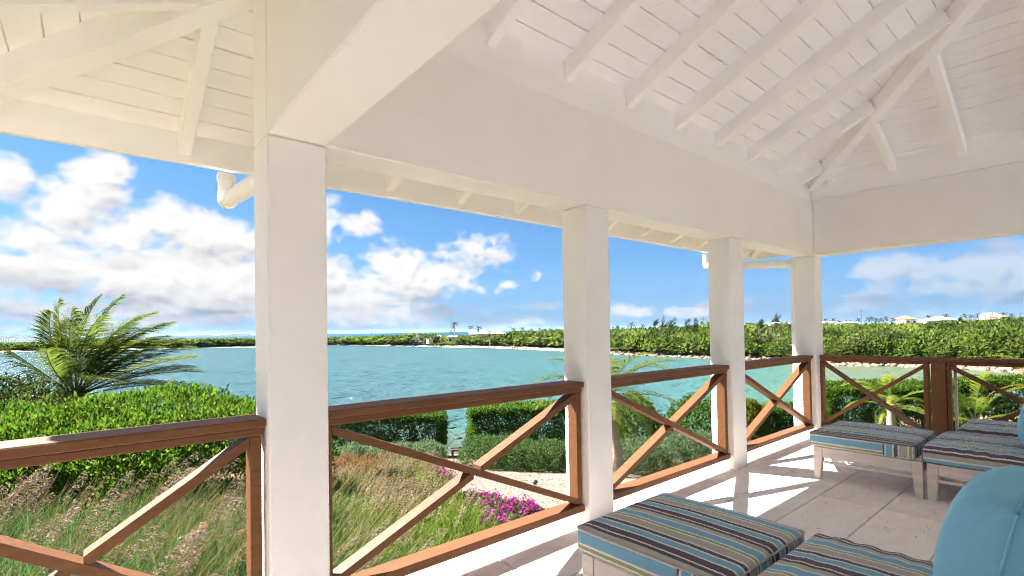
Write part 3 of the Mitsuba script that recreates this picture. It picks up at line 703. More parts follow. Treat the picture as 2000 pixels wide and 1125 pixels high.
G_SUN = [(0.135, 0.27, 0.024), (0.176, 0.338, 0.03), (0.101, 0.209, 0.024), (0.23, 0.365, 0.041)]
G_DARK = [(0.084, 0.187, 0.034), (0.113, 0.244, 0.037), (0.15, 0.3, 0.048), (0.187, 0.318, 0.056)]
G_SILV = [(0.25, 0.362, 0.2), (0.188, 0.3, 0.138), (0.325, 0.425, 0.263), (0.15, 0.263, 0.075)]
G_LIME = [(0.23, 0.405, 0.041), (0.297, 0.459, 0.068), (0.176, 0.324, 0.041)]

# ---------------------------------------------------------------- the big rounded bush
rng = np.random.default_rng(5)
B = thing('rounded_bush', 'big rounded bright green bush behind the plume grass at the left', 'bush')
cd = 10.3
cen = []
for l, d, z, rl, rd, rz in ((-7.1, 10.2, -1.0, 2.9, 2.2, 1.30), (-8.9, 9.6, -1.2, 2.5, 2.0, 1.30), (-5.75, 10.6, -1.22, 1.75, 1.9, 1.12), (-10.8, 8.8, -1.3, 2.3, 2.0, 1.25)):
    c = pt_dl(d, l); cen.append((np.array([c[0], c[1], z]), (rl, rd, rz)))
parts = []
for c, (rl, rd, rz) in cen:
    n = int(9500 * rl * rd / 6)
    d = rand_unit(int(n * 2), rng); d = d[d[:, 2] > -.55][:n]
    s = 1 + .30 * (meshkit.fbm(d * 3.8 + c, 4, 1) - .5) * 2; r = s * (1 - np.abs(rng.normal(0, .10, len(d))))
    P = c + (d[:, :1] * rl * R3L + d[:, 1:2] * rd * R3D + d[:, 2:] * np.array([0, 0, rz])) * r[:, None]
    # rosettes: five leaves round each tip
    out = unit(d[:, :1] * R3L / rl + d[:, 1:2] * R3D / rd + d[:, 2:] * np.array([0, 0, 1 / rz]))
    for k in range(3):
        A = out * .8 + np.array([0.1, 0, .75]) + rng.normal(0, .55, P.shape)
        parts.append(leaves(P + rng.normal(0, .03, P.shape), A, rng, .095, .021, palette(len(P), rng, G_SUN + [(.06, .11, .02), (.30, .22, .05)], [.34, .26, .16, .1, .12, .02])))
veg('foliage', parts, parent=B)
tw = []
for c, r in cen:
    g = pt_dl(*dl(c[0], c[1])); tw += twigs(g - (0, 0, .1), [c + rng.normal(0, .5, 3) * (1, 1, .4) + (0, 0, .3) for _ in range(7)], .035, rng)
veg('branches', tw, 'matte_leaf', B)

# darker scrub at the far left edge behind it
def shrub(name, lab, cat, base, r, n, ln, wd, cols, group=None, seed=0, depth=.16, lump=.28, low=-.25, w=None, dens=2, up=.5, bsdf='leaf', zlift=.55):
    rg_ = np.random.default_rng(seed); K = thing(name, lab, cat, group); c = np.array(base) + (0, 0, r[2] * zlift); parts = []
    d = rand_unit(int(n * 2.4), rg_); d = d[d[:, 2] > low - .25][:n]
    s = 1 + lump * (meshkit.fbm(d * 2.6 + c, 4, 1) - .5) * 2; rr = s * (1 - np.abs(rg_.normal(0, depth, len(d))))
    P = c + (d[:, :1] * r[0] * R3L + d[:, 1:2] * r[1] * R3D + d[:, 2:] * np.array([0, 0, r[2]])) * rr[:, None]
    P[:, 2] = np.maximum(P[:, 2], base[2] + .02)
    out = unit(d[:, :1] * R3L + d[:, 1:2] * R3D + d[:, 2:] * np.array([0, 0, 1.]))
    for k in range(dens):
        A = out * .8 + np.array([.05, 0, up]) + rg_.normal(0, .55, P.shape)
        parts.append(leaves(P + rg_.normal(0, ln * .3, P.shape), A, rg_, ln, wd, palette(len(P), rg_, cols, w)))
    veg('foliage', parts, bsdf, K)
    veg('stems', twigs(np.array(base) - (0, 0, .08), [c + rg_.normal(0, .35, 3) * r for _ in range(6)], .022 * max(.6, r[2]), rg_), 'matte_leaf', K)
    return K
shrub('scrub_bush', 'darker olive scrub behind the big bush at the left edge, left of the palm stem', 'bush', pt_dl(14.5, -14.2) + (0, 0, .35), (2.2, 1.6, 1.7), 6500, .11, .03, [(.09, .15, .035), (.13, .19, .045), (.17, .19, .06)], seed=3)

# ---------------------------------------------------------------- palms
def rel(deg): return math.atan2(LX[1], LX[0]) + math.radians(deg)
def frond(base, az, el, L, rg_, droop=.9, wind=(0, 0), wid=.42, col=(.06, .13, .02), tipcol=None, n=44, lw=1.):
    """One pinnate palm frond; returns coloured meshes."""
    t = np.linspace(0, 1, 14); h = np.array([math.cos(az), math.sin(az), 0.])
    pts = [np.array(base, float)]; e = el
    for k in range(13):
        e = el - droop * ((k + 1) / 13) ** 1.5
        dv = h * math.cos(e) + np.array([0, 0, math.sin(e)]) + np.array([wind[0], wind[1], 0]) * ((k + 1) / 13) ** 1.2
        dv /= np.linalg.norm(dv); pts.append(pts[-1] + dv * L / 13)
    pts = np.array(pts); out = [(*tube(pts, np.linspace(.022, .004, 14) * (L / 3), 5), np.array([.22, .24, .07]))]
    tt = np.linspace(.16, 1.0, n); P = np.stack([np.interp(tt, t, pts[:, k]) for k in range(3)], 1)
    tan = unit(np.stack([np.interp(tt, t, np.gradient(pts[:, k])) for k in range(3)], 1))
    side = unit(np.cross(tan, (0, 0, 1.) + np.zeros_like(tan))); upv = np.cross(side, tan)
    prof = np.sin(np.pi * np.clip(tt * .86 + .12, 0, 1)) ** .6
    for s in (-1, 1):
        a = unit(side * s * .8 + tan * (.45 + .45 * tt[:, None]) + upv * .25 + rg_.normal(0, .09, P.shape))
        ln = (wid * L / 3 * prof * rg_.uniform(.85, 1.12, n))[:, None] * 1.5
        wv = np.array([wind[0], wind[1], 0]) * .55
        p1 = P + a * ln * .5; a2 = unit(a + np.array([0, 0, -.55]) + wv); p2 = p1 + a2 * ln * .5
        wdt = .020 * L / 3 * 1.35 * lw; nrm = unit(np.cross(a, upv)) * wdt * .5 + tan * wdt * .5
        v = np.stack([P - nrm * .5, P + nrm * .5, p1 + nrm, p1 - nrm, p2], 1).reshape(-1, 3)
        o = np.arange(n)[:, None] * 5; f = np.vstack([o + [0, 1, 2], o + [0, 2, 3], o + [3, 2, 4]])
        c = np.array(col) * rg_.uniform(.8, 1.2, (n, 1))
        if tipcol is not None: c = c + (np.array(tipcol) - c) * np.clip(tt[:, None] * 1.2 - .2 + rg_.normal(0, .12, (n, 1)), 0, 1)
        out.append((v, f, np.repeat(c, 5, 0)))
    return out
def palm(lab, base, height, L, nf, seed, wind=(0, 0), cols=((.06, .13, .02),), tip=None, els=(1.45, -.35), lean=(0, 0), r0=.10, group='coconut palms in the garden', n=44, wid=.42, droop=(.6, 1.2), name='coconut_palm', azs=None, cat='palm', lw=1., spec=None):
    rg_ = np.random.default_rng(seed); K = thing(name, lab, cat, group); base = np.array(base, float)
    top = base + np.array([lean[0], lean[1], height]); s = np.linspace(0, 1, 10)[:, None]
    pts = base + (top - base) * s + np.array([lean[0], lean[1], 0]) * (s ** 2 - s) * .8
    rad = r0 * (1.25 - .5 * s[:, 0] ** .6); rad[0] *= 1.35
    pts[0, 2] -= .15
    obj('trunk', tube(pts, rad, 9), 'bark', K, smooth=60)
    for k in range(nf):
        q = (k + .5) / nf; el = els[0] + (els[1] - els[0]) * q ** .85 + rg_.normal(0, .07); az = k * 2.39996 + rg_.normal(0, .15) if azs is None else azs[k]
        LF = 1.
        if spec is not None: az, el, LF = rel(spec[k][0]), spec[k][1], spec[k][2]
        c = np.array(cols[rg_.integers(len(cols))]) * rg_.uniform(.85, 1.15)
        b_ = top + np.array([math.cos(az), math.sin(az), 0]) * r0 * .5 + (0, 0, .1 - .25 * q)
        m, cc = joinc(frond(b_, az, el, L * LF * rg_.uniform(.92, 1.08) if spec is not None else L * rg_.uniform(.85, 1.1) * (.75 + .35 * math.sin(math.pi * min(1, q + .25))), rg_, rg_.uniform(*droop), wind, wid, c, tip, n, lw))
        obj('frond', m, 'leaf', K, color=cc * OUT)
    return K
WIND = np.array([LX[0], LX[1]]) * .55
p = at_d(150, 775, 15.0)
palm('windblown coconut palm rising behind the big bush at the left', (p[0], p[1], -1.5), 1.25, 2.95, 27, 4, WIND * 1.55, ((.13, .20, .038), (.18, .255, .044), (.27, .33, .06)), None, r0=.14, n=84, wid=.60, droop=(.35, .8), lw=.75,
     spec=[(150, 1.35, 1), (180, 1.22, 1.0), (120, 1.45, 1), (60, 1.42, 1), (0, 1.35, 1.05), (-60, 1.38, 1), (30, 1.18, 1.1), (-30, 1.12, 1.1), (0, 1.02, 1.1), (20, .88, 1.1), (-20, .78, 1.1), (0, .66, 1.15), (35, .58, 1.1), (-40, .52, 1.05),
           (10, .42, 1.15), (-12, .32, 1.1), (183, .62, 1.25), (172, .95, .95), (95, .9, .9), (-90, .8, .9), (15, 1.28, 1.1), (-10, .92, 1.1), (5, .5, 1.1), (25, .28, 1.0), (186, 1.38, .95), (165, 1.1, .9), (192, .35, 1.1)])
g = ground_at(1208, 905)
tp = at_d(1165, 745, 12.6)
palm('leaning coconut palm beside the second column, its crown across the railing', at_d(1208, 905, 13.0) , 1.62, 1.85, 26, 8, WIND * .35, ((.12, .19, .035), (.16, .24, .04), (.09, .15, .03)), (.26, .30, .06), els=(1.35, -.45), lean=tuple((-.30 * LX)), r0=.12, n=50, wid=.50, droop=(.9, 1.6))
palm('small yellow green palm left of the newel post', at_d(1741, 842, 20.0), 1.05, 2.1, 11, 21, WIND * .3, ((.26, .40, .05), (.33, .44, .06), (.20, .33, .045)), (.52, .52, .07), els=(1.2, -.1), r0=.16, n=52, wid=.46, droop=(.9, 1.5))
palm('small green palm right of the newel post', at_d(1905, 842, 20.5), .45, 2.3, 10, 33, WIND * .45, ((.18, .30, .04), (.25, .36, .05)), (.38, .44, .06), els=(1.45, .35), r0=.12, n=52, wid=.46, droop=(.8, 1.3))
palm('palm at the right edge with only yellowing frond tips in view', at_d(2055, 800, 19.0), .9, 2.2, 10, 41, WIND * .2, ((.24, .26, .04), (.3, .27, .05)), (.45, .33, .06), els=(1.3, -.2), r0=.14, n=40, wid=.36)

# ---------------------------------------------------------------- hedges and shrubs in the garden
def hedge(lab, pa, pb, h, th, n, seed, cols, ln=.085, wd=.03, lump=.16, taper=0., name='hedge', cat='hedge', group='clipped hedges by the lagoon', top=None, w=None, bare=.10):
    """A hedge from pa to pb (ground points), h high and th thick: leaf shell with stems inside."""
    rg_ = np.random.default_rng(seed); K = thing(name, lab, cat, group); pa, pb = np.array(pa, float), np.array(pb, float); L = np.linalg.norm((pb - pa)[:2]); a = (pb - pa) / L; nrm = unit(np.cross(a, (0, 0, 1.)))
    parts = []; m = int(n * 1.9)
    face = rg_.choice(5, m, p=np.array([L * h, L * h * .5, L * th * 1.3, th * h, th * h]) / (1.5 * L * h + 1.3 * L * th + 2 * th * h))
    s, z, t = rg_.uniform(0, 1, m), rg_.uniform(0, 1, m), rg_.uniform(-1, 1, m)
    dep = np.abs(rg_.normal(0, .13, m))
    t = np.where(face == 0, 1 - dep / th * 2, np.where(face == 1, -1 + dep / th * 2, t)); z = np.where(face == 2, 1 - dep / h, z); s = np.where(face == 3, dep / L, np.where(face == 4, 1 - dep / L, s))
    out = np.where((face == 0)[:, None], nrm, np.where((face == 1)[:, None], -nrm, np.where((face == 2)[:, None], np.array([0, 0, 1.]), np.where((face == 3)[:, None], -a, a))))
    # rounded top edges and uneven faces
    n = m; e = 1 - .22 * np.clip((z - .75) / .25, 0, 1) ** 2
    P = pa + (pb - pa) * s[:, None] + nrm * (t * th / 2 * e)[:, None] + np.array([0, 0, 1.]) * (z * h)[:, None]
    lm = meshkit.fbm(P * 1.6, 4, seed) - .5; lm2 = meshkit.fbm(P * .55, 2, seed + 3) - .5
    P = P + out * (lump * 2 * lm + lump * 1.6 * lm2)[:, None]
    keep = ~((z < .28) & (rg_.uniform(size=m) < .55)) & ~((meshkit.noise(P * 2.3, seed + 7) < .28 + bare) & (rg_.uniform(size=m) < .75) & (face != 2))
    P, out = P[keep], out[keep]
    for k in range(2):
        A = out * .8 + np.array([.05, 0, .6]) + rg_.normal(0, .6, P.shape)
        parts.append(leaves(P + rg_.normal(0, .05, P.shape), A, rg_, ln, wd, palette(len(P), rg_, cols, w)))
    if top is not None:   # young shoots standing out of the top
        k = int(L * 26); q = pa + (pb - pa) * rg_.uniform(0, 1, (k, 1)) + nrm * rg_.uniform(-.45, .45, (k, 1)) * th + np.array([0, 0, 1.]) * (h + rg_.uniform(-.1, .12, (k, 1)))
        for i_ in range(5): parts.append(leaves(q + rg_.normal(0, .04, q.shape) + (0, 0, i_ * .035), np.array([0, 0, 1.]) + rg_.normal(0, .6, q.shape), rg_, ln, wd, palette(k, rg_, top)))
    veg('foliage', parts, 'leaf', K)
    st = []
    for k in range(int(L * 3.2)):
        b_ = pa + (pb - pa) * rg_.uniform(.03, .97) + nrm * rg_.uniform(-.3, .38) * th - (0, 0, .1)
        for _ in range(3): st.append((*tube(np.array([b_, b_ + np.array([0, 0, h * .45]) + rg_.normal(0, .12, 3), b_ + np.array([0, 0, h * .9]) + rg_.normal(0, .25, 3)]), np.array([.022, .015, .006]), 4), (.26, .21, .16)))
    veg('stems', st, 'matte_leaf', K)
    return K
HD = 21.0
def gp(u, d):
    q = at_d(u, 800, d); return np.array([q[0], q[1], float(land(q[0], q[1]))])
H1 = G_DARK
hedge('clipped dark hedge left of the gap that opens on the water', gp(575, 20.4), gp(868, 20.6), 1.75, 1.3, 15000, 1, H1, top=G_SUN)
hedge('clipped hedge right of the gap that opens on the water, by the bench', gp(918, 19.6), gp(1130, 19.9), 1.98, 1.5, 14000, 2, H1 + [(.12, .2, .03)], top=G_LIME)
for k, (u, d, rl, rz, lab) in enumerate(((1240, 19.5, 1.05, 2.15, 'tall loose shrub right of the second column, against the water'), (1360, 19.5, 1.25, 2.1, 'loose shrub against the water just left of the third column'))):
    shrub('loose_shrub', lab, 'shrub', gp(u, d), (rl, 1.1, rz * .62), 3800, .105, .036, H1 + [(.14, .23, .03)], 'loose shrubs by the water', 50 + k, .2, .34, low=-.6, zlift=.72)
shrub('yellowing_shrub', 'yellowish green shrub just right of the third column', 'shrub', gp(1462, 19.4), (.75, .8, 1.35), 2600, .12, .042, [(.20, .22, .025), (.27, .25, .03), (.12, .18, .03)], seed=71, zlift=.6, low=-.5)
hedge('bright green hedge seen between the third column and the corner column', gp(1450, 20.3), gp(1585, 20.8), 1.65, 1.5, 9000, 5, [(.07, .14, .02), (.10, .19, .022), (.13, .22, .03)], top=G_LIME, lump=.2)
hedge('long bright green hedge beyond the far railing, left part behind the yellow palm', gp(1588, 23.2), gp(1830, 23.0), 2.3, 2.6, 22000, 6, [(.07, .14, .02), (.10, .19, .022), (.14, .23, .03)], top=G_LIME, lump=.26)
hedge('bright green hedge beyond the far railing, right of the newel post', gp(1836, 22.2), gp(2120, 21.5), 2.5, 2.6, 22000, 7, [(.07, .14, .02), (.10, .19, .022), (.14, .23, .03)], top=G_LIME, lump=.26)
rng = np.random.default_rng(77)
def row(us, d0, rl, rz, n, ln, wd, cols, labf, group, seed, name='low_shrub', dj=.25, **kw):
    for k, u in enumerate(us):
        q = gp(u, d0[k] if isinstance(d0, (list, tuple)) else d0 + rng.uniform(-dj, dj))
        shrub(name, labf if isinstance(labf, str) else labf(k), 'shrub', q, (rl * rng.uniform(.9, 1.12), rl * .9, rz * rng.uniform(.9, 1.12)), n, ln, wd, cols, group, seed + k, **kw)
ORD = ['first', 'second', 'third', 'fourth', 'fifth', 'sixth', 'seventh', 'eighth', 'ninth', 'tenth', 'eleventh', 'twelfth', 'thirteenth', 'fourteenth']
row([640, 688, 735, 785, 835], 17.4, .72, .62, 2400, .065, .016, G_SILV, lambda k: f'low silvery shrub at the foot of the left hedge, {ORD[k]} from the nearest column', 'low silvery shrubs below the left hedge', 100, zlift=.35)
row([942, 982, 1026, 1072, 1118], [17.0, 16.4, 16.0, 15.6, 15.5], .78, .72, 2800, .065, .017, G_SILV[1:2] + G_SILV[3:] + [(.09, .17, .03), (.13, .22, .05)], lambda k: f'low green shrub along the right side of the gravel path, {ORD[k]} from the gap', 'low shrubs along the gravel path', 120, zlift=.38)
row([1215, 1255, 1295, 1335, 1375, 1415], [14.6, 15.2, 15.4, 15.6, 15.6, 15.8], .78, .80, 2600, .06, .013, G_SILV + [(.08, .15, .03)], lambda k: f'low grey green shrub behind the leaning palm, {ORD[k]} from the second column', 'low grey green shrubs behind the leaning palm', 140, zlift=.40)
row([1470, 1510, 1550], 16.2, .75, .5, 2000, .06, .013, G_SILV, lambda k: f'low grey green shrub below the railing right of the third column, {ORD[k]} from that column', 'low grey green shrubs past the third column', 160, zlift=.32)
row([1615, 1675, 1725, 1785, 1850, 1915, 1975, 2030], 17.6, 1.0, .45, 2600, .075, .026, [(.40, .50, .34), (.33, .44, .28), (.50, .58, .44), (.24, .36, .16)], lambda k: f'pale silvery ground shrub beyond the far railing, {ORD[k]} from the corner column', 'pale silvery shrubs beyond the far railing', 170, zlift=.25, bsdf='leaf')
shrub('young_shrub', 'small lime green shrub right of the small green palm', 'shrub', gp(1945, 19.5), (.42, .4, .62), 700, .11, .04, G_LIME, seed=90)
for k, (u, v, lab) in enumerate(((1238, 925, 'small reddish seedling on bare soil, left of the pair by the palm'), (1275, 915, 'small reddish seedling on bare soil, right of the pair by the palm'))):
    shrub('seedling', lab, 'plant', ground_at(u, v), (.14, .14, .26), 180, .06, .018, [(.10, .05, .035), (.16, .07, .04), (.07, .08, .03)], 'reddish seedlings', 95 + k)

# ---------------------------------------------------------------- gravel path, bench, light, flowers
PATH = [(1130, 905), (1040, 915), (940, 905), (905, 880), (882, 874), (886, 888), (880, 905), (893, 935), (900, 965), (1000, 1002), (1110, 1045), (1400, 1075), (1420, 950), (1230, 930)]
pp = np.array([ground_at(u, v)[:2] for u, v in PATH])
import shapely.geometry as sg
poly = sg.Polygon(pp).buffer(.25).simplify(.03)
tv, tf = trimesh.creation.triangulate_polygon(poly, engine='earcut')
tm = trimesh.Trimesh(np.c_[tv, np.zeros(len(tv))], tf, process=False)
for _ in range(4): tm = tm.subdivide()
pv = np.array(tm.vertices); pv[:, 2] = land(pv[:, 0], pv[:, 1]) + .045
def c_gravel(p, n, uv):
    a, b_, c = voronoi(p.x * 26, p.y * 26); w = fbm(p.x * .8, p.y * .8, 0., 3)
    return mix(mix((.13, .103, .08), (.26, .22, .18), c), (.14, .10, .075), smoothstep(.75, .95, a) * .8) * (.85 + .3 * w)
def b_gravel(p, n, uv):
    a, b_, c = voronoi(p.x * 26, p.y * 26); return 1 - a
scene['gravel_mat'] = pr(c_gravel, .9, .1, b_gravel, .012, 3e-3)
obj('gravel_path', (pv, np.array(tm.faces)), 'gravel_mat', smooth=True); tag('gravel_path', kind='structure')
def scatter_in(poly, n, rg_):
    x0, y0, x1, y1 = poly.bounds; q = np.c_[rg_.uniform(x0, x1, n * 3), rg_.uniform(y0, y1, n * 3)]
    import shapely
    return q[shapely.contains_xy(poly, q[:, 0], q[:, 1])][:n]
rg_ = np.random.default_rng(31); q = scatter_in(poly, 4500, rg_)
ico = trimesh.creation.icosahedron(); pb = []
for k in range(9): 
    s = rg_.uniform(.5, 1.2, 3) * (1, 1, .6); pb.append(np.array(ico.vertices) * s)
V = []; Fc = np.array(ico.faces)
sz = rg_.uniform(.010, .028, len(q)); ang = rg_.uniform(0, 6.28, len(q)); kind_ = rg_.integers(0, 9, len(q))
base = np.stack(pb)[kind_] * sz[:, None, None]; ca, sa = np.cos(ang)[:, None], np.sin(ang)[:, None]
V = np.stack([base[..., 0] * ca - base[..., 1] * sa, base[..., 0] * sa + base[..., 1] * ca, base[..., 2]], -1) + np.c_[q, land(q[:, 0], q[:, 1]) + .05][:, None]
F = (Fc[None] + (np.arange(len(q)) * 12)[:, None, None]).reshape(-1, 3)
cc = np.repeat(palette(len(q), rg_, [(.30, .26, .21), (.40, .35, .29), (.20, .16, .12), (.27, .21, .165)]), 12, 0)
obj('gravel', (V.reshape(-1, 3), F), 'plain', color=cc * OUT); tag('gravel', 'loose pale pebbles strewn over the garden path', 'gravel', kind='stuff')

def bench(lab, u, v, w, dpt, h, turn):
    K = thing('bench', lab, 'bench', 'dark benches by the water'); b0 = ground_at(u, v); a = np.array([math.cos(turn), math.sin(turn), 0]); s = np.array([-a[1], a[0], 0])
    def pl(m): return (m[0][:, :1] * a + m[0][:, 1:2] * s + m[0][:, 2:] * np.array([0, 0, 1.]) + b0, m[1])
    obj('seat', pl(cbox(-w / 2, w / 2, -dpt / 2, dpt / 2, h - .07, h, .008)), 'dark_wood', K)
    for e in (-1, 1):
        obj('leg', pl(cbox(e * (w / 2 - .05) - .045, e * (w / 2 - .05) + .045, -dpt / 2 + .03, dpt / 2 - .03, -.05, h - .071, .006)), 'dark_wood', K)
TURN = math.atan2(LX[1], LX[0])
bench('near dark wooden bench at the end of the path, left of the other', 899, 888, .70, .36, .42, TURN + .1)
bench('far dark wooden bench half hidden by the right hedge', 918, 879, .85, .36, .42, TURN + .5)
K = thing('path_light', 'small dark mushroom shaped path light on the edge of the gravel', 'lamp'); b0 = ground_at(1045, 957)
obj('stake', tube([b0 - (0, 0, .05), b0 + (0, 0, .16)], .012, 8), 'far_dark', K)
prof = [(.0, .155), (.045, .157), (.05, .20), (.085, .205), (.08, .225), (.045, .255), (.0, .265)]
lv = trimesh.creation.revolve(np.array(prof), sections=20); lv.apply_translation(b0); obj('lamp_head', lv, 'far_dark', K, smooth=40)
m = trimesh.creation.icosphere(subdivisions=2); mv = np.array(m.vertices); mv = mv * (1 + .3 * (meshkit.fbm(mv * 2, 3, 3)[:, None] - .5)) * (.20, .14, .09)
b0 = at_z(895, 857, WZ); k = obj('lagoon_rock', (mv + b0, np.array(m.faces)), 'dark_wood', smooth=40); tag(k, 'small dark rock breaking the water in the gap between the hedges', 'rock')

# bougainvillea
K = thing('bougainvillea', 'low sprawling bougainvillea covered in magenta flowers beside the gravel', 'plant')
rg_ = np.random.default_rng(61); lp, fl = [], []
for u, v, r, h in ((918, 985, .34, .16), (945, 995, .42, .2), (978, 1010, .44, .24), (1012, 1016, .42, .24), (985, 1030, .38, .2), (1040, 1018, .28, .18), (962, 1042, .32, .16), (935, 1008, .32, .16)):
    b0 = ground_at(u, v); n = 850; d = rand_unit(n, rg_); d[:, 2] = np.abs(d[:, 2]); rr = rg_.uniform(.5, 1, (n, 1)) ** .5
    P = b0 + (0, 0, .06) + d * rr * (r, r, h); lp.append(leaves(P, d + (0, 0, .5) + rg_.normal(0, .5, P.shape), rg_, .07, .022, palette(n, rg_, G_DARK + [(.12, .17, .04)])))
    nf = int(44 * (1.2 if u > 940 else .3)); d = rand_unit(nf, rg_); d[:, 2] = np.abs(d[:, 2]) + .2; d = unit(d)
    cl = b0 + (0, 0, .09) + d * (r, r, h) * rg_.uniform(.8, 1.1, (nf, 1)) + rg_.normal(0, .02, (nf, 3))
    for i_ in range(7): fl.append(leaves(cl + rg_.normal(0, .028, cl.shape), d + rg_.normal(0, .8, cl.shape), rg_, .052, .024, palette(nf, rg_, [(.52, .035, .36), (.62, .07, .42), (.42, .025, .30), (.74, .15, .54)])))
for u, v in ((858, 932), (876, 950), (868, 945)):
    b0 = ground_at(u, v); cl = b0 + (0, 0, .28) + rg_.normal(0, .07, (22, 3))
    for i_ in range(6): fl.append(leaves(cl + rg_.normal(0, .03, cl.shape), rand_unit(22, rg_), rg_, .06, .027, palette(22, rg_, [(.42, .03, .27), (.5, .06, .32)])))
veg('foliage', lp, 'leaf', K); veg('flowers', fl, 'leaf', K)

# ---------------------------------------------------------------- grasses
def blades(root, n, rg_, ln, wd, spread, wind, cols, sd=.12, seg=4, up=1.0):
    """n arching blades from points near root; returns (v, f, c)."""
    az = rg_.uniform(0, 6.283, n); tl = np.abs(rg_.normal(0, spread, n)); L = ln * rg_.uniform(.65, 1.15, n)
    P = np.tile(root, (n, 1)) + np.c_[rg_.normal(0, sd, (n, 2)), np.zeros(n)]
    dirv = unit(np.c_[np.cos(az) * tl, np.sin(az) * tl, np.full(n, up)] + np.array([wind[0], wind[1], 0]) * .35)
    sag = rg_.uniform(.5, 1.5, n)[:, None] * np.array([wind[0] * .9, wind[1] * .9, -.55]) / seg + np.c_[np.cos(az), np.sin(az), 0 * az] * .10
    w = wd * rg_.uniform(.7, 1.3, (n, 1)); side = unit(np.cross(dirv, np.c_[rg_.normal(0, 1, (n, 2)), 0 * az]) + 1e-6)
    rows = []; p = P.copy(); d = dirv.copy()
    for k in range(seg + 1):
        ww = w * (1 - (k / seg) ** 1.6); rows += [p - side * ww, p + side * ww] if k < seg else [p]
        p = p + d * (L / seg)[:, None]; d = unit(d + sag * (k + 1) * .55)
    m = len(rows); v = np.stack(rows, 1).reshape(-1, 3); o = np.arange(n)[:, None] * m
    f = [o + [2 * k, 2 * k + 1, 2 * k + 3] for k in range(seg - 1)] + [o + [2 * k, 2 * k + 3, 2 * k + 2] for k in range(seg - 1)] + [o + [2 * seg - 2, 2 * seg - 1, 2 * seg]]
    c = np.repeat(palette(n, rg_, cols) * rg_.uniform(.8, 1.2, (n, 1)), m, 0)
    return v, np.vstack(f), c
def plume(root, h, rg_, wind, pl, col, stem=(.30, .30, .10), nb=13, fluff=.05, br=.095, th=.0035):
    """A stem h high with a drooping feathery head pl long."""
    n = 9; t = np.linspace(0, 1, n); w = np.array([wind[0], wind[1], 0.]); az = rg_.uniform(0, 6.283); r0 = np.array([math.cos(az), math.sin(az), 0]) * rg_.uniform(0, .22)
    lean = w * rg_.uniform(.25, .55) + r0
    pts = root + np.c_[t * lean[0] + t ** 3 * w[0] * .25, t * lean[1] + t ** 3 * w[1] * .25, t - .08 * t ** 3] * h
    v, f = tube(pts, np.linspace(th, th * .5, n), 3); out = [(v, f, np.array(stem))]
    s = np.linspace(1 - pl / h, 1, nb); C = np.stack([np.interp(s, t, pts[:, k]) for k in range(3)], 1); tan = unit(np.gradient(C, axis=0))
    q = np.linspace(0, 1, nb); ln = br * (.45 + 1.0 * np.sin(np.pi * (q * .8 + .12)))
    P, A = [], []
    for k in range(nb):
        for _ in range(2):
            bd = unit(tan[k] * .7 + w * .9 + rg_.normal(0, .35, 3) + (0, 0, -.1)); m = 5; pos = C[k]
            for i in range(m):
                bd = unit(bd + np.array([w[0] * .12, w[1] * .12, -.20])); pos = pos + bd * ln[k] / m
                P.append(pos); A.append(bd + rg_.normal(0, .45, 3))
    P, A = np.array(P), np.array(A)
    out.append(leaves(P, A, rg_, .030, .0062, np.array(col) * rg_.uniform(.85, 1.15), .25)); return out

rg_ = np.random.default_rng(91)
TW = np.array([LX[0], LX[1]])
B1, B2 = [], []
PINK = [(.54, .37, .31), (.46, .31, .25), (.58, .43, .35)]
k = 0
while k < 105:
    d, r = rg_.uniform(3.7, 7.6), rg_.uniform(-1.25, -.34); q = pt_dl(d, r * d)
    if q[1] < DY1 + .35 or (r > -.44 and d < 4.2): continue
    k += 1; dense = rg_.uniform() < .7
    green = [(.07, .17, .045), (.10, .22, .06), (.15, .25, .08), (.28, .31, .12)]
    B1.append(blades(q, 210, rg_, 1.35, .0105, .36, TW * .5, green, .2))
    n = rg_.integers(0, 3) if r < -.60 else rg_.integers(0, 2)
    for _ in range(n):
        pk = PINK[rg_.integers(3)] if r < -.62 else (.52, .45, .31)
        h = rg_.uniform(1.45, 2.02) if r < -.62 else rg_.uniform(1.2, 1.7)
        B2 += plume(q + np.r_[rg_.normal(0, .16, 2), 0], h, rg_, TW * .8, rg_.uniform(.28, .46) if r < -.6 else rg_.uniform(.16, .28), pk, br=.075 if r < -.6 else .045)
    for _ in range(10):   # bare straw stems
        h = rg_.uniform(1.0, 1.7); a = q + np.r_[rg_.normal(0, .2, 2), 0]; w = TW * rg_.uniform(.3, .7)
        B2.append((*tube(np.array([a, a + (w[0] * h * .4, w[1] * h * .4, h * .55), a + (w[0] * h, w[1] * h, h)]), .0028, 3), np.array([.42, .36, .14])))
veg('plume_grass', B1 + B2); tag('plume_grass', 'tall wind-bent grass with pinkish feathery plumes below the leftmost railing', 'grass', kind='stuff')

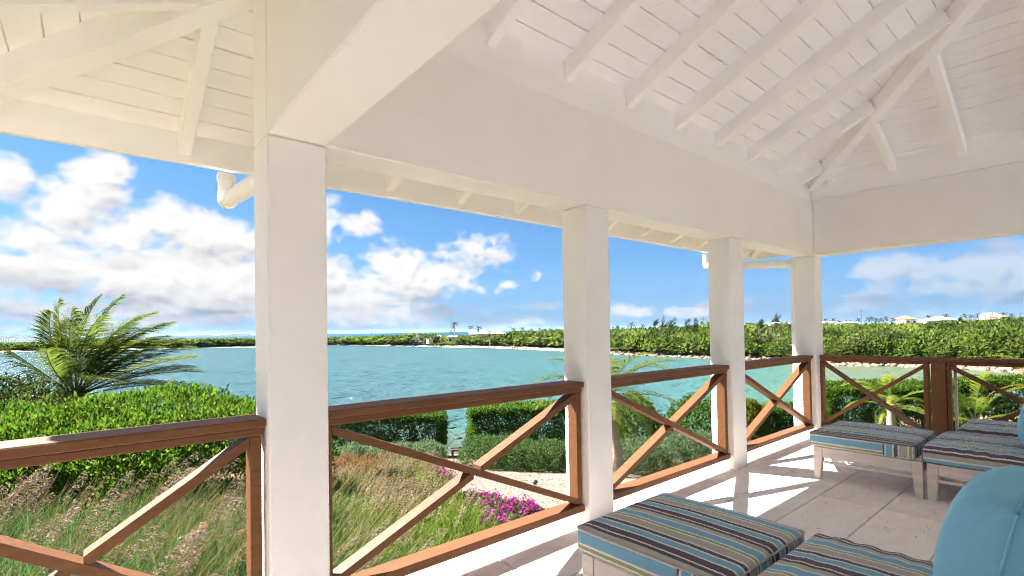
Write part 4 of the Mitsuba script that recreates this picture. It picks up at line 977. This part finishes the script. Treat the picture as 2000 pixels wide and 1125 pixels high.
B1 = []
STRAW = [(.60, .51, .30), (.46, .44, .19), (.36, .38, .11)]
LIME = [(.19, .30, .04), (.26, .37, .06), (.33, .42, .09), (.14, .23, .04)]
RUST = [(.30, .15, .06), (.38, .22, .09), (.24, .12, .05)]
flow = sg.Polygon([ground_at(u, v)[:2] for u, v in ((915, 990), (950, 960), (1060, 985), (1080, 1030), (1000, 1060), (920, 1040))])
k = 0; tries = 0
while k < 230 and tries < 9000:
    tries += 1
    d, r = rg_.uniform(4.6, 16.6), rg_.uniform(-.44, .12); q = pt_dl(d, r * d); P_ = sg.Point(q[0], q[1])
    if q[1] < DY1 + .35 or poly.buffer(.10).contains(P_) or flow.buffer(.1).contains(P_): continue
    if r > -.17 and d > 8.6 and d > 8.6 + (-.10 - r) * 90: continue
    if r > -.08 and d > 7.4: continue
    k += 1
    if d > 13.2 and r < -.26: cols, pc, ln, np_ = RUST + STRAW[1:2], (.45, .27, .13), .85, 14
    elif d > 9.3 + 1.5 * math.sin(r * 30): cols, pc, ln, np_ = [STRAW[1], LIME[1], LIME[2], LIME[0]], (.50, .39, .25), .85, 13
    else: cols, pc, ln, np_ = LIME, (.60, .53, .36), .9, 3 if r < -.2 else 2
    B1.append(blades(q, 150 if d < 9 else 85, rg_, ln if d < 9 else ln * .68, .0105 if d < 9 else .011, .42, TW * .22, cols, .13))
    for _ in range(np_):
        h = rg_.uniform(.75, 1.08) * (1 if d < 9 else .66); B1 += plume(q + np.r_[rg_.normal(0, .12, 2), 0], h, rg_, TW * .35, rg_.uniform(.13, .20), pc, nb=7, br=.028, th=.003)
veg('fountain_grass', B1); tag('fountain_grass', 'lime green and straw coloured fountain grass on the slope below the middle railing', 'grass', kind='stuff')
# a sprinkle of low herbs over bare ground
gx = []
k = 0
for _ in range(2600):
    d, r = rg_.uniform(8, 22), rg_.uniform(-.3, .95); q = pt_dl(d, r * d)
    if q[1] < DY1 + .3 and q[0] < DX1 + .3: continue
    if poly.contains(sg.Point(q[0], q[1])): continue
    gx.append(blades(q, 14, rg_, .16, .006, .7, TW * .3, [(.13, .17, .05), (.22, .21, .08), (.3, .25, .12)], .10, 2))
veg('herbs', gx); tag('herbs', 'thin low weeds dotted over the garden soil', 'weeds', kind='stuff')

# ---------------------------------------------------------------- scrub over the far shore
rg_ = np.random.default_rng(17)
protos = {}
for lod, (n, ls_) in enumerate(((400, .19), (160, .30), (64, .50))):
    protos[lod] = []
    for k in range(6):
        d = rand_unit(n * 2, rg_); d = d[d[:, 2] > -.25][:n]
        s = 1 + .42 * (meshkit.fbm(d * 2.0 + k * 7, 4, 1) - .5) * 2; rr = s * (1 - np.abs(rg_.normal(0, .2, len(d))))
        P = d * rr[:, None]; A = d * .7 + (0, 0, .4) + rg_.normal(0, .6, P.shape)
        v, f, c = leaves(P, A, rg_, ls_, ls_ * .42, (1, 1, 1), .22); protos[lod].append((v, f, c))
SV, SF, SCo, off = [], [], [], 0
TONE = [(0.13, 0.209, 0.04), (0.17, 0.253, 0.044), (0.21, 0.308, 0.053), (0.26, 0.341, 0.069), (0.15, 0.181, 0.062), (0.28, 0.308, 0.112), (0.09, 0.154, 0.044)]
SKY_R = [-1.4, -1.02, -.52, -.37, -.29, -.215, -.154, -.102, -.02, .01, .092, .2, .274, .346, .391, .465, .554, .62, .737, .819, .92, 1.02, 1.4]
SKY_V = [-6, -6, -4, -5, -5, -2.5, -4, -7, -8, -1, .5, .6, 2, 5, 6, 5, 5, 3, 4, 3, 6.5, 11, 14]
count = 0
NR = 5200
Rr = rg_.uniform(-1.35, 1.35, NR); Fr = np.interp(Rr, SHORE_R, SHORE_D); Bk = np.interp(Rr, SHORE_R, BACK); u1 = rg_.uniform(0, 1, (2, NR))
Er = np.where(Rr > .2, 2.5, 6.0 + 5 * np.exp(-((Rr + .02) / .12) ** 2)) + np.where(u1[0] < .30, u1[1] * 4, np.minimum(Bk - 26, 235) * u1[1] ** 1.7)
Xr, Yr_ = (Fr + Er) * DX[0] + Rr * (Fr + Er) * LX[0], (Fr + Er) * DX[1] + Rr * (Fr + Er) * LX[1]; Zr = land(Xr, Yr_)
for t_ in range(NR):
    r, e, bk, x, y, z = (float(q_[t_]) for q_ in (Rr, Er, Bk, Xr, Yr_, Zr)); d = float(Fr[t_]) + e
    if e > bk - 25: continue
    if -.12 < r < -.02 and 14 < e < 20: continue
    if z < -3.85: continue
    if d > 260 and rg_.uniform() < .45: continue
    lod = 0 if d < 85 else 1 if d < 140 else 2
    sc = rg_.uniform(.8, 2.6) * (1.0 if d < 120 else 1.3); hh = sc * rg_.uniform(.6, 1.15)
    cap = 1.40 + float(np.interp(r, SKY_R, SKY_V)) * d / 977. - (abs(rg_.normal(0, .8)) if rg_.uniform() < .9 or r < .05 or r > .6 else -rg_.uniform(.2, 1.3)); hh = min(hh, (cap - z) / 1.62)
    if -.160 < r < -.10 and d < 214: hh = min(hh, .42)
    if hh < .35: continue
    if r < -.2: hh *= .9
    v, f, c = protos[lod][rg_.integers(6)]; a = rg_.uniform(0, 6.283)
    w = v * (sc, sc, hh); w = np.c_[w[:, 0] * math.cos(a) - w[:, 1] * math.sin(a), w[:, 0] * math.sin(a) + w[:, 1] * math.cos(a), w[:, 2]] + (x, y, z + hh * .55)
    tone = np.array(TONE[rg_.choice(7, p=[.2, .22, .18, .12, .1, .08, .10])]) * rg_.uniform(.75, 1.35)
    SV.append(w); SF.append(f + off); SCo.append(c * tone); off += len(w); count += 1
obj('far_scrub', (np.vstack(SV), np.vstack(SF)), 'leaf', color=np.clip(np.vstack(SCo), 0, 1) * OUT); tag('far_scrub', 'dense green scrub and mangrove covering the far shore and hillside', 'scrub', kind='stuff')
# bare grey branches showing through
br = []
for t_ in range(420):
    r = rg_.uniform(.1, 1.1); F = float(np.interp(r, SHORE_R, SHORE_D)); d = F + 3 + rg_.uniform(0, 1) ** 1.6 * 120
    x, y = d * DX[0] + r * d * LX[0], d * DX[1] + r * d * LX[1]; z = float(land(x, y)) + .6; b0 = np.array([x, y, z])
    for _ in range(3):
        m_ = b0 + (rg_.normal(0, .4), rg_.normal(0, .4), 1.1); br.append((*tube(np.array([b0, m_, m_ + (rg_.normal(0, .5), rg_.normal(0, .5), rg_.uniform(.3, .8))]), np.array([.05, .04, .015]) * d / 80, 4), np.array((.38, .34, .29)) * rg_.uniform(.6, 1.2)))
veg('bare_branches', br, 'matte_leaf'); tag('bare_branches', 'bare grey branches standing out of the far scrub', 'branches', kind='stuff')
# rocks along the far shore
rk = []; bases = [np.array(trimesh.creation.icosphere(subdivisions=1).vertices) for _ in range(8)]; If = np.array(trimesh.creation.icosphere(subdivisions=1).faces)
bases = [b_ * (1 + .5 * (meshkit.fbm(b_ * 1.5 + k * 9, 3, 1)[:, None] - .5)) * rg_.uniform(.6, 1.3, 3) * (1, 1, .7) for k, b_ in enumerate(bases)]
Rr = np.where(np.arange(1500) < 1250, rg_.uniform(.19, 1.08, 1500), rg_.uniform(-.36, .05, 1500)); Dr = np.interp(Rr, SHORE_R, SHORE_D) + rg_.uniform(-2.2, 5.5, 1500)
Xr, Yr_ = Dr * DX[0] + Rr * Dr * LX[0], Dr * DX[1] + Rr * Dr * LX[1]; Zr = land(Xr, Yr_)
for t_ in range(1500):
    r, x, y, z = (float(q_[t_]) for q_ in (Rr, Xr, Yr_, Zr))
    if z < -4.15 or z > -3.2: continue
    s = rg_.uniform(.14, .42) * (1 if r > .19 else .7); a = rg_.uniform(0, 6.28); b_ = bases[rg_.integers(8)] * s
    b_ = np.c_[b_[:, 0] * math.cos(a) - b_[:, 1] * math.sin(a), b_[:, 0] * math.sin(a) + b_[:, 1] * math.cos(a), b_[:, 2]] + (x, y, z + s * .25)
    tn = np.array([(.42, .31, .24), (.48, .38, .31), (.36, .24, .18), (.40, .27, .19)][rg_.integers(4)]) * (1 if r > .19 else .55)
    rk.append((b_, If, tn * rg_.uniform(.75, 1.15)))
veg('rock_bank', rk, 'plain'); tag('rock_bank', 'pinkish broken rocks lining the far water edge', 'rocks', kind='stuff')

# ---------------------------------------------------------------- far trees, houses, vehicles, poles
def far_palm(u, v_top, d, lab, seed, yellow=False, tall=None, size=2.6):
    rg2 = np.random.default_rng(seed); p = at_far(u, v_top, d); zg = float(land(p[0], p[1])); K = thing('far_palm', lab, 'palm', 'palms on the far shore')
    top = np.array([p[0], p[1], max(p[2] - size * .30, zg + 1.2)]); base = np.array([p[0] + rg2.normal(0, .3), p[1] + rg2.normal(0, .3), zg - .3])
    obj('trunk', tube(np.array([base, (base + top) / 2 + (.1, 0, 0), top]), np.array([.2, .16, .12]) * size / 2.6, 6), 'bark', K)
    ms = []
    for k in range(15):
        el = 1.2 - 1.7 * (k / 15); az = k * 2.4 + rg2.normal(0, .2)
        col = (.26, .25, .05) if yellow and rg2.uniform() < .7 else (.07, .12, .03)
        ms += frond(top, az, el, size * .8 * rg2.uniform(.8, 1.1), rg2, rg2.uniform(.9, 1.5), TW * .4, .62, col, None, 12, lw=5.)
    veg('crown', ms, 'leaf', K)
FP = [(888, 640, 185, 2.9, 0), (881, 656, 190, 1.6, 0), (920, 646, 200, 2.6, 0), (935, 647, 205, 2.8, 0), (957, 655, 165, 2.6, 1), (1003, 650, 200, 2.5, 0), (1020, 649, 195, 2.4, 0), (1038, 651, 190, 2.2, 0), (1054, 649, 185, 2.2, 1), (1075, 650, 190, 2.2, 0),
      (1206, 644, 180, 2.4, 0), (1233, 638, 170, 2.6, 0), (1256, 641, 165, 2.4, 0)]
for k, (u, v, d, s, y) in enumerate(FP):
    lab = ['tallest far palm, standing alone left of the long white roof', 'short palm at the foot of the tallest far palm', 'left of the twin palms behind the long white roof', 'right of the twin palms behind the long white roof',
           'yellowing palm in front of the long white roof', 'first far palm right of the long white roof', 'second far palm right of the long white roof', 'third far palm right of the long white roof', 'yellowish fourth far palm right of the long white roof', 'far palm just left of the second column',
           'far palm just right of the second column', 'dark broad palm in the skyline between the second and third columns', 'smaller palm beside the feathery trees between the second and third columns'][k]
    far_palm(u, v, d, lab, 300 + k, bool(y), size=s)
RP = [1613, 1629, 1641, 1655, 1664, 1677, 1696, 1704, 1713, 1722, 1732, 1746, 1762, 1815, 1850, 1885, 1898, 1912, 1940, 1962, 1977]
RV = [627, 627, 631, 630, 630, 625, 624, 623, 626, 625, 622, 625, 623, 619, 616, 615, 617, 616, 613, 612, 614]
for k, (u, v) in enumerate(zip(RP, RV)):
    d = 225 + (k * 37) % 40
    lab = f'small palm on the right hand ridge, number {k + 1} counted from the corner column'
    side = 'left of the house with the orange roof' if u < 1765 else 'right of the house with the orange roof'
    lab = f'{(ORD + ["fifteenth", "sixteenth", "seventeenth", "eighteenth", "nineteenth", "twentieth", "twenty-first"])[k]} ridge palm right of the corner column, {side}'
    far_palm(u, v, d, lab, 340 + k, size=2.7)
def feather_tree(u, v_top, d, lab, seed, w=1.6):
    rg2 = np.random.default_rng(seed); p = at_far(u, v_top, d); zg = float(land(p[0], p[1])); K = thing('feathery_tree', lab, 'tree', 'feathery trees on the skyline')
    b0 = np.array([p[0], p[1], zg - .3]); H = p[2] - b0[2]; top = b0 + (TW[0] * .15 * H, TW[1] * .15 * H, H)
    obj('trunk', tube(np.array([b0, (b0 + top) / 2, top]), np.array([.16, .09, .02]), 5), 'bark', K); ms = []
    for k in range(26):
        q = rg2.uniform(.25, .98); a = rg2.uniform(0, 6.28); s = b0 + (top - b0) * q; L = w * (1.15 - q) * rg2.uniform(.8, 1.5) + .5
        e = s + np.array([math.cos(a) * L * .55 + TW[0] * .5 * L, math.sin(a) * L * .55 + TW[1] * .5 * L, L * rg2.uniform(.7, 1.1)])
        ms.append((*tube(np.array([s, e]), np.array([.03, .01]), 3), np.array((.10, .11, .06))))
        m = 26; P = s + (e - s) * rg2.uniform(.2, 1.05, (m, 1)) + rg2.normal(0, .09, (m, 3)); ms.append(leaves(P, np.tile(e - s, (m, 1)) / L + rg2.normal(0, .4, (m, 3)), rg2, .5, .035, (.08, .12, .06)))
    veg('crown', ms, 'leaf', K)
for k, (u, v, d, w, lab) in enumerate(((1288, 629, 120, 1.9, 'largest feathery tree on the skyline between the second and third columns'), (1272, 636, 122, 1.1, 'narrow feathery tree left of the largest one'), (1304, 632, 121, 1.6, 'slanting feathery tree right of the largest one'),
        (1334, 634, 118, 1.0, 'thin feathery tree left of the utility pole by the third column'), (1350, 633, 118, .9, 'sparse feathery tree nearest the utility pole by the third column'), (1507, 625, 108, 1.3, 'tall dark feathery tree between the third column and the corner column'), (1478, 632, 110, 1.0, 'low feathery tree just right of the third column'))):
    feather_tree(u, v, d, lab, 400 + k, w)

def far_house(lab, u0, u1, v_eave, v_top, d, wall, roofm, dep=7., h=2.9, hip=True, windows=2, over=.4, group=None):
    K = thing('far_house', lab, 'house', group); a = at_far(u0, v_eave, d); b_ = at_far(u1, v_eave, d); ze = (a[2] + b_[2]) / 2; w = np.linalg.norm((b_ - a)[:2]); c = (a + b_) / 2
    ex = unit(np.array([*(b_ - a)[:2], 0])); ey = np.array([-ex[1], ex[0], 0]); c = c + ey * dep / 2
    zg = min(float(land(c[0], c[1])) - .5, ze - h); hr = max((v_eave - v_top) * d / 977., .3)
    def loc(v): return c + v[:, :1] * ex + v[:, 1:2] * ey + np.array([0, 0, 1.]) * v[:, 2:]
    v, f = cbox(-w / 2 + over, w / 2 - over, -dep / 2 + over, dep / 2 - over, zg - c[2], ze - c[2] - .01, .02); obj('wall', (loc(v), f), wall, K)
    o = w / 2; i_ = max(o - dep / 2, o * .15) if hip else o
    z0 = ze - c[2]; rv = np.array([(-o, -dep / 2, z0), (o, -dep / 2, z0), (o, dep / 2, z0), (-o, dep / 2, z0), (-i_, 0, z0 + hr), (i_, 0, z0 + hr)] ); rv = np.vstack([rv, rv - (0, 0, .12)])
    rf = [[0, 1, 5], [0, 5, 4], [2, 3, 4], [2, 4, 5], [1, 2, 5], [3, 0, 4]]; rf = rf + [[x + 6 for x in t[::-1]] for t in rf] + [[i, 6 + i, (i + 1) % 4] for i in range(4)] + [[6 + i, 6 + (i + 1) % 4, (i + 1) % 4] for i in range(4)]
    obj('roof', (loc(rv), np.array(rf)), roofm, K)
    for k in range(windows):
        x = -w / 2 + over + (w - 2 * over) * (k + .5) / windows; v, f = cbox(x - .5, x + .5, -dep / 2 + over - .05, -dep / 2 + over - .005, ze - c[2] - 1.9, ze - c[2] - .7, .01); obj('window', (loc(v), f), 'far_dark', K)
far_house('white two storey house with an orange tiled roof on the ridge', 1769, 1796, 625.5, 618.5, 225, 'far_white', 'far_tile', 8, 4.2, windows=2)
far_house('wide white roofed house right of the orange roofed house', 1829, 1872, 625.5, 619, 228, 'far_white', 'far_white', 9, 2.5, windows=3)
far_house('low white wing in front of the wide white roofed house', 1811, 1838, 627.5, 623.5, 222, 'far_white', 'far_white', 6, 2.2, windows=2)
far_house('small white house at the top of the ridge, near the right edge', 1932, 1940, 616.5, 612.5, 262, 'far_white', 'far_white', 6, 3, windows=1)
far_house('white gabled house right of the small white house near the right edge', 1943, 1955, 616.5, 611, 258, 'far_white', 'far_white', 6, 3, hip=False, windows=1)
far_house('low house with an orange roof nearest the right edge', 1958, 1978, 619, 615, 245, 'far_pink', 'far_tile', 7, 3, windows=2)
far_house('pale flat looking building just right of the corner column', 1610, 1634, 633, 630.5, 235, 'far_white', 'far_white', 6, 2.5, windows=2)
far_house('grey white building behind palms, second right of the corner column', 1650, 1679, 633.5, 631, 240, 'far_grey', 'far_grey', 6, 2.5, windows=2)
far_house('white buildings between the third column and the corner column', 1512, 1547, 636, 633.5, 200, 'far_white', 'far_white', 6, 2.5, windows=3)
far_house('long white roofed building across the lagoon', 916, 992, 661.5, 655.5, 178, 'far_white', 'far_white', 10, 2.6, windows=5)
far_house('small raised white roof left on the long white building', 912, 928, 657.5, 653.5, 184, 'far_white', 'far_white', 5, 2.5, windows=1)
far_house('small white hut left of the tallest far palm', 849, 861, 667, 664, 206, 'far_tan', 'far_white', 4, 2.2, windows=1)
far_house('grey building under the tallest far palm', 873, 886, 668, 664.5, 203, 'far_grey', 'far_grey', 5, 2.5, windows=1)
far_house('pinkish low building right of the grey one', 884, 896, 668, 665.5, 201, 'far_pink', 'far_grey', 5, 2.2, windows=1)
def vehicle(name, lab, cat, u, v, d, L, Hb, cab, mat, cabin=True):
    p = at_far(u, v, d); z = float(land(p[0], p[1])); p = np.array([p[0], p[1], max(z, p[2])]); K = thing(name, lab, cat); ex, ey = R3L, R3D
    def loc(m): v_, f = m; return (p + v_[:, :1] * ex + v_[:, 1:2] * ey + v_[:, 2:] * np.array([0, 0, 1.]), f)
    obj('body', loc(cbox(-L / 2, L / 2, -.9, .9, .4, Hb * .55, .1)), mat, K); obj('cabin', loc(cbox(*cab, -.85, .85, Hb * .55 + .01, Hb, .15)), mat, K)
    obj('window', loc(cbox(cab[0] + .15, cab[1] - .15, -.87, -.80, Hb * .62, Hb * .9, .02)), 'far_dark', K)
    for x in (-L * .32, L * .32):
        w = trimesh.creation.cylinder(.36, 1.7, sections=14); w.apply_transform(trimesh.transformations.rotation_matrix(math.pi / 2, (1, 0, 0))); obj('wheel', loc((np.array(w.vertices) + (x, 0, .36), np.array(w.faces))), 'far_dark', K)
    return loc, K
loc, K = vehicle('white_truck', 'white truck with a raised box parked across the lagoon', 'truck', 821, 681, 196, 4.2, 1.9, (.4, 1.9), 'far_white')
obj('cargo_box', loc(cbox(-1.5, -.1, -.85, .85, 1.05, 3.0, .05)), 'far_white', K)
vehicle('dark_car', 'dark car left of the white truck across the lagoon', 'car', 808.5, 682, 196, 3.6, 1.6, (-1.2, 1.0), 'far_dark')
p = at_far(839, 680, 186); K = thing('stone_hut', 'tan stone hut right of the white truck', 'hut')
obj('wall', (cbox(-.9, .9, -.9, .9, -.4, 1.3, .03)[0] + p, CBF), 'far_tan', K); obj('roof', (cbox(-1.0, 1.0, -1.0, 1.0, 1.31, 1.45, .03)[0] + p, CBF), 'far_tan', K)
for u, vt, d, lab in ((1374, 626, 130, 'thin utility pole beside the third column'), (1684, 608, 215, 'tall utility pole on the ridge left of the orange roofed house'), (1920, 614, 235, 'short grey pole on the ridge left of the small white house'), (1994, 611, 240, 'utility pole at the right edge of the ridge')):
    t = at_far(u, vt, d); z = float(land(t[0], t[1])); K = thing('utility_pole', lab, 'pole', 'poles on the far shore'); obj('pole', tube([(t[0], t[1], z - .5), t], [.09, .06], 8), 'dark_wood', K)
    obj('crossarm', bar(t - R3L * .7 - (0, 0, .4), t + R3L * .7 - (0, 0, .4), .06, .08), 'dark_wood', K)

# ---------------------------------------------------------------- the air
scene['air'] = {'type': 'homogeneous', 'albedo': {'type': 'rgb', 'value': [.88, .93, .97]}, 'sigma_t': {'type': 'rgb', 'value': [0.7e-5, 1.2e-5, 2.2e-5]}}
scene['haze'] = {'type': 'cube', 'to_world': T().translate([0, 0, 70.0]).scale([90000, 90000, 80.0]), 'bsdf': {'type': 'null'}, 'interior': {'type': 'ref', 'id': 'air'}}
labels['haze'] = {'label': 'thin sea haze that fades the far islands to blue', 'category': 'haze', 'kind': 'stuff'}
scene['camera']['medium'] = {'type': 'ref', 'id': 'air'}
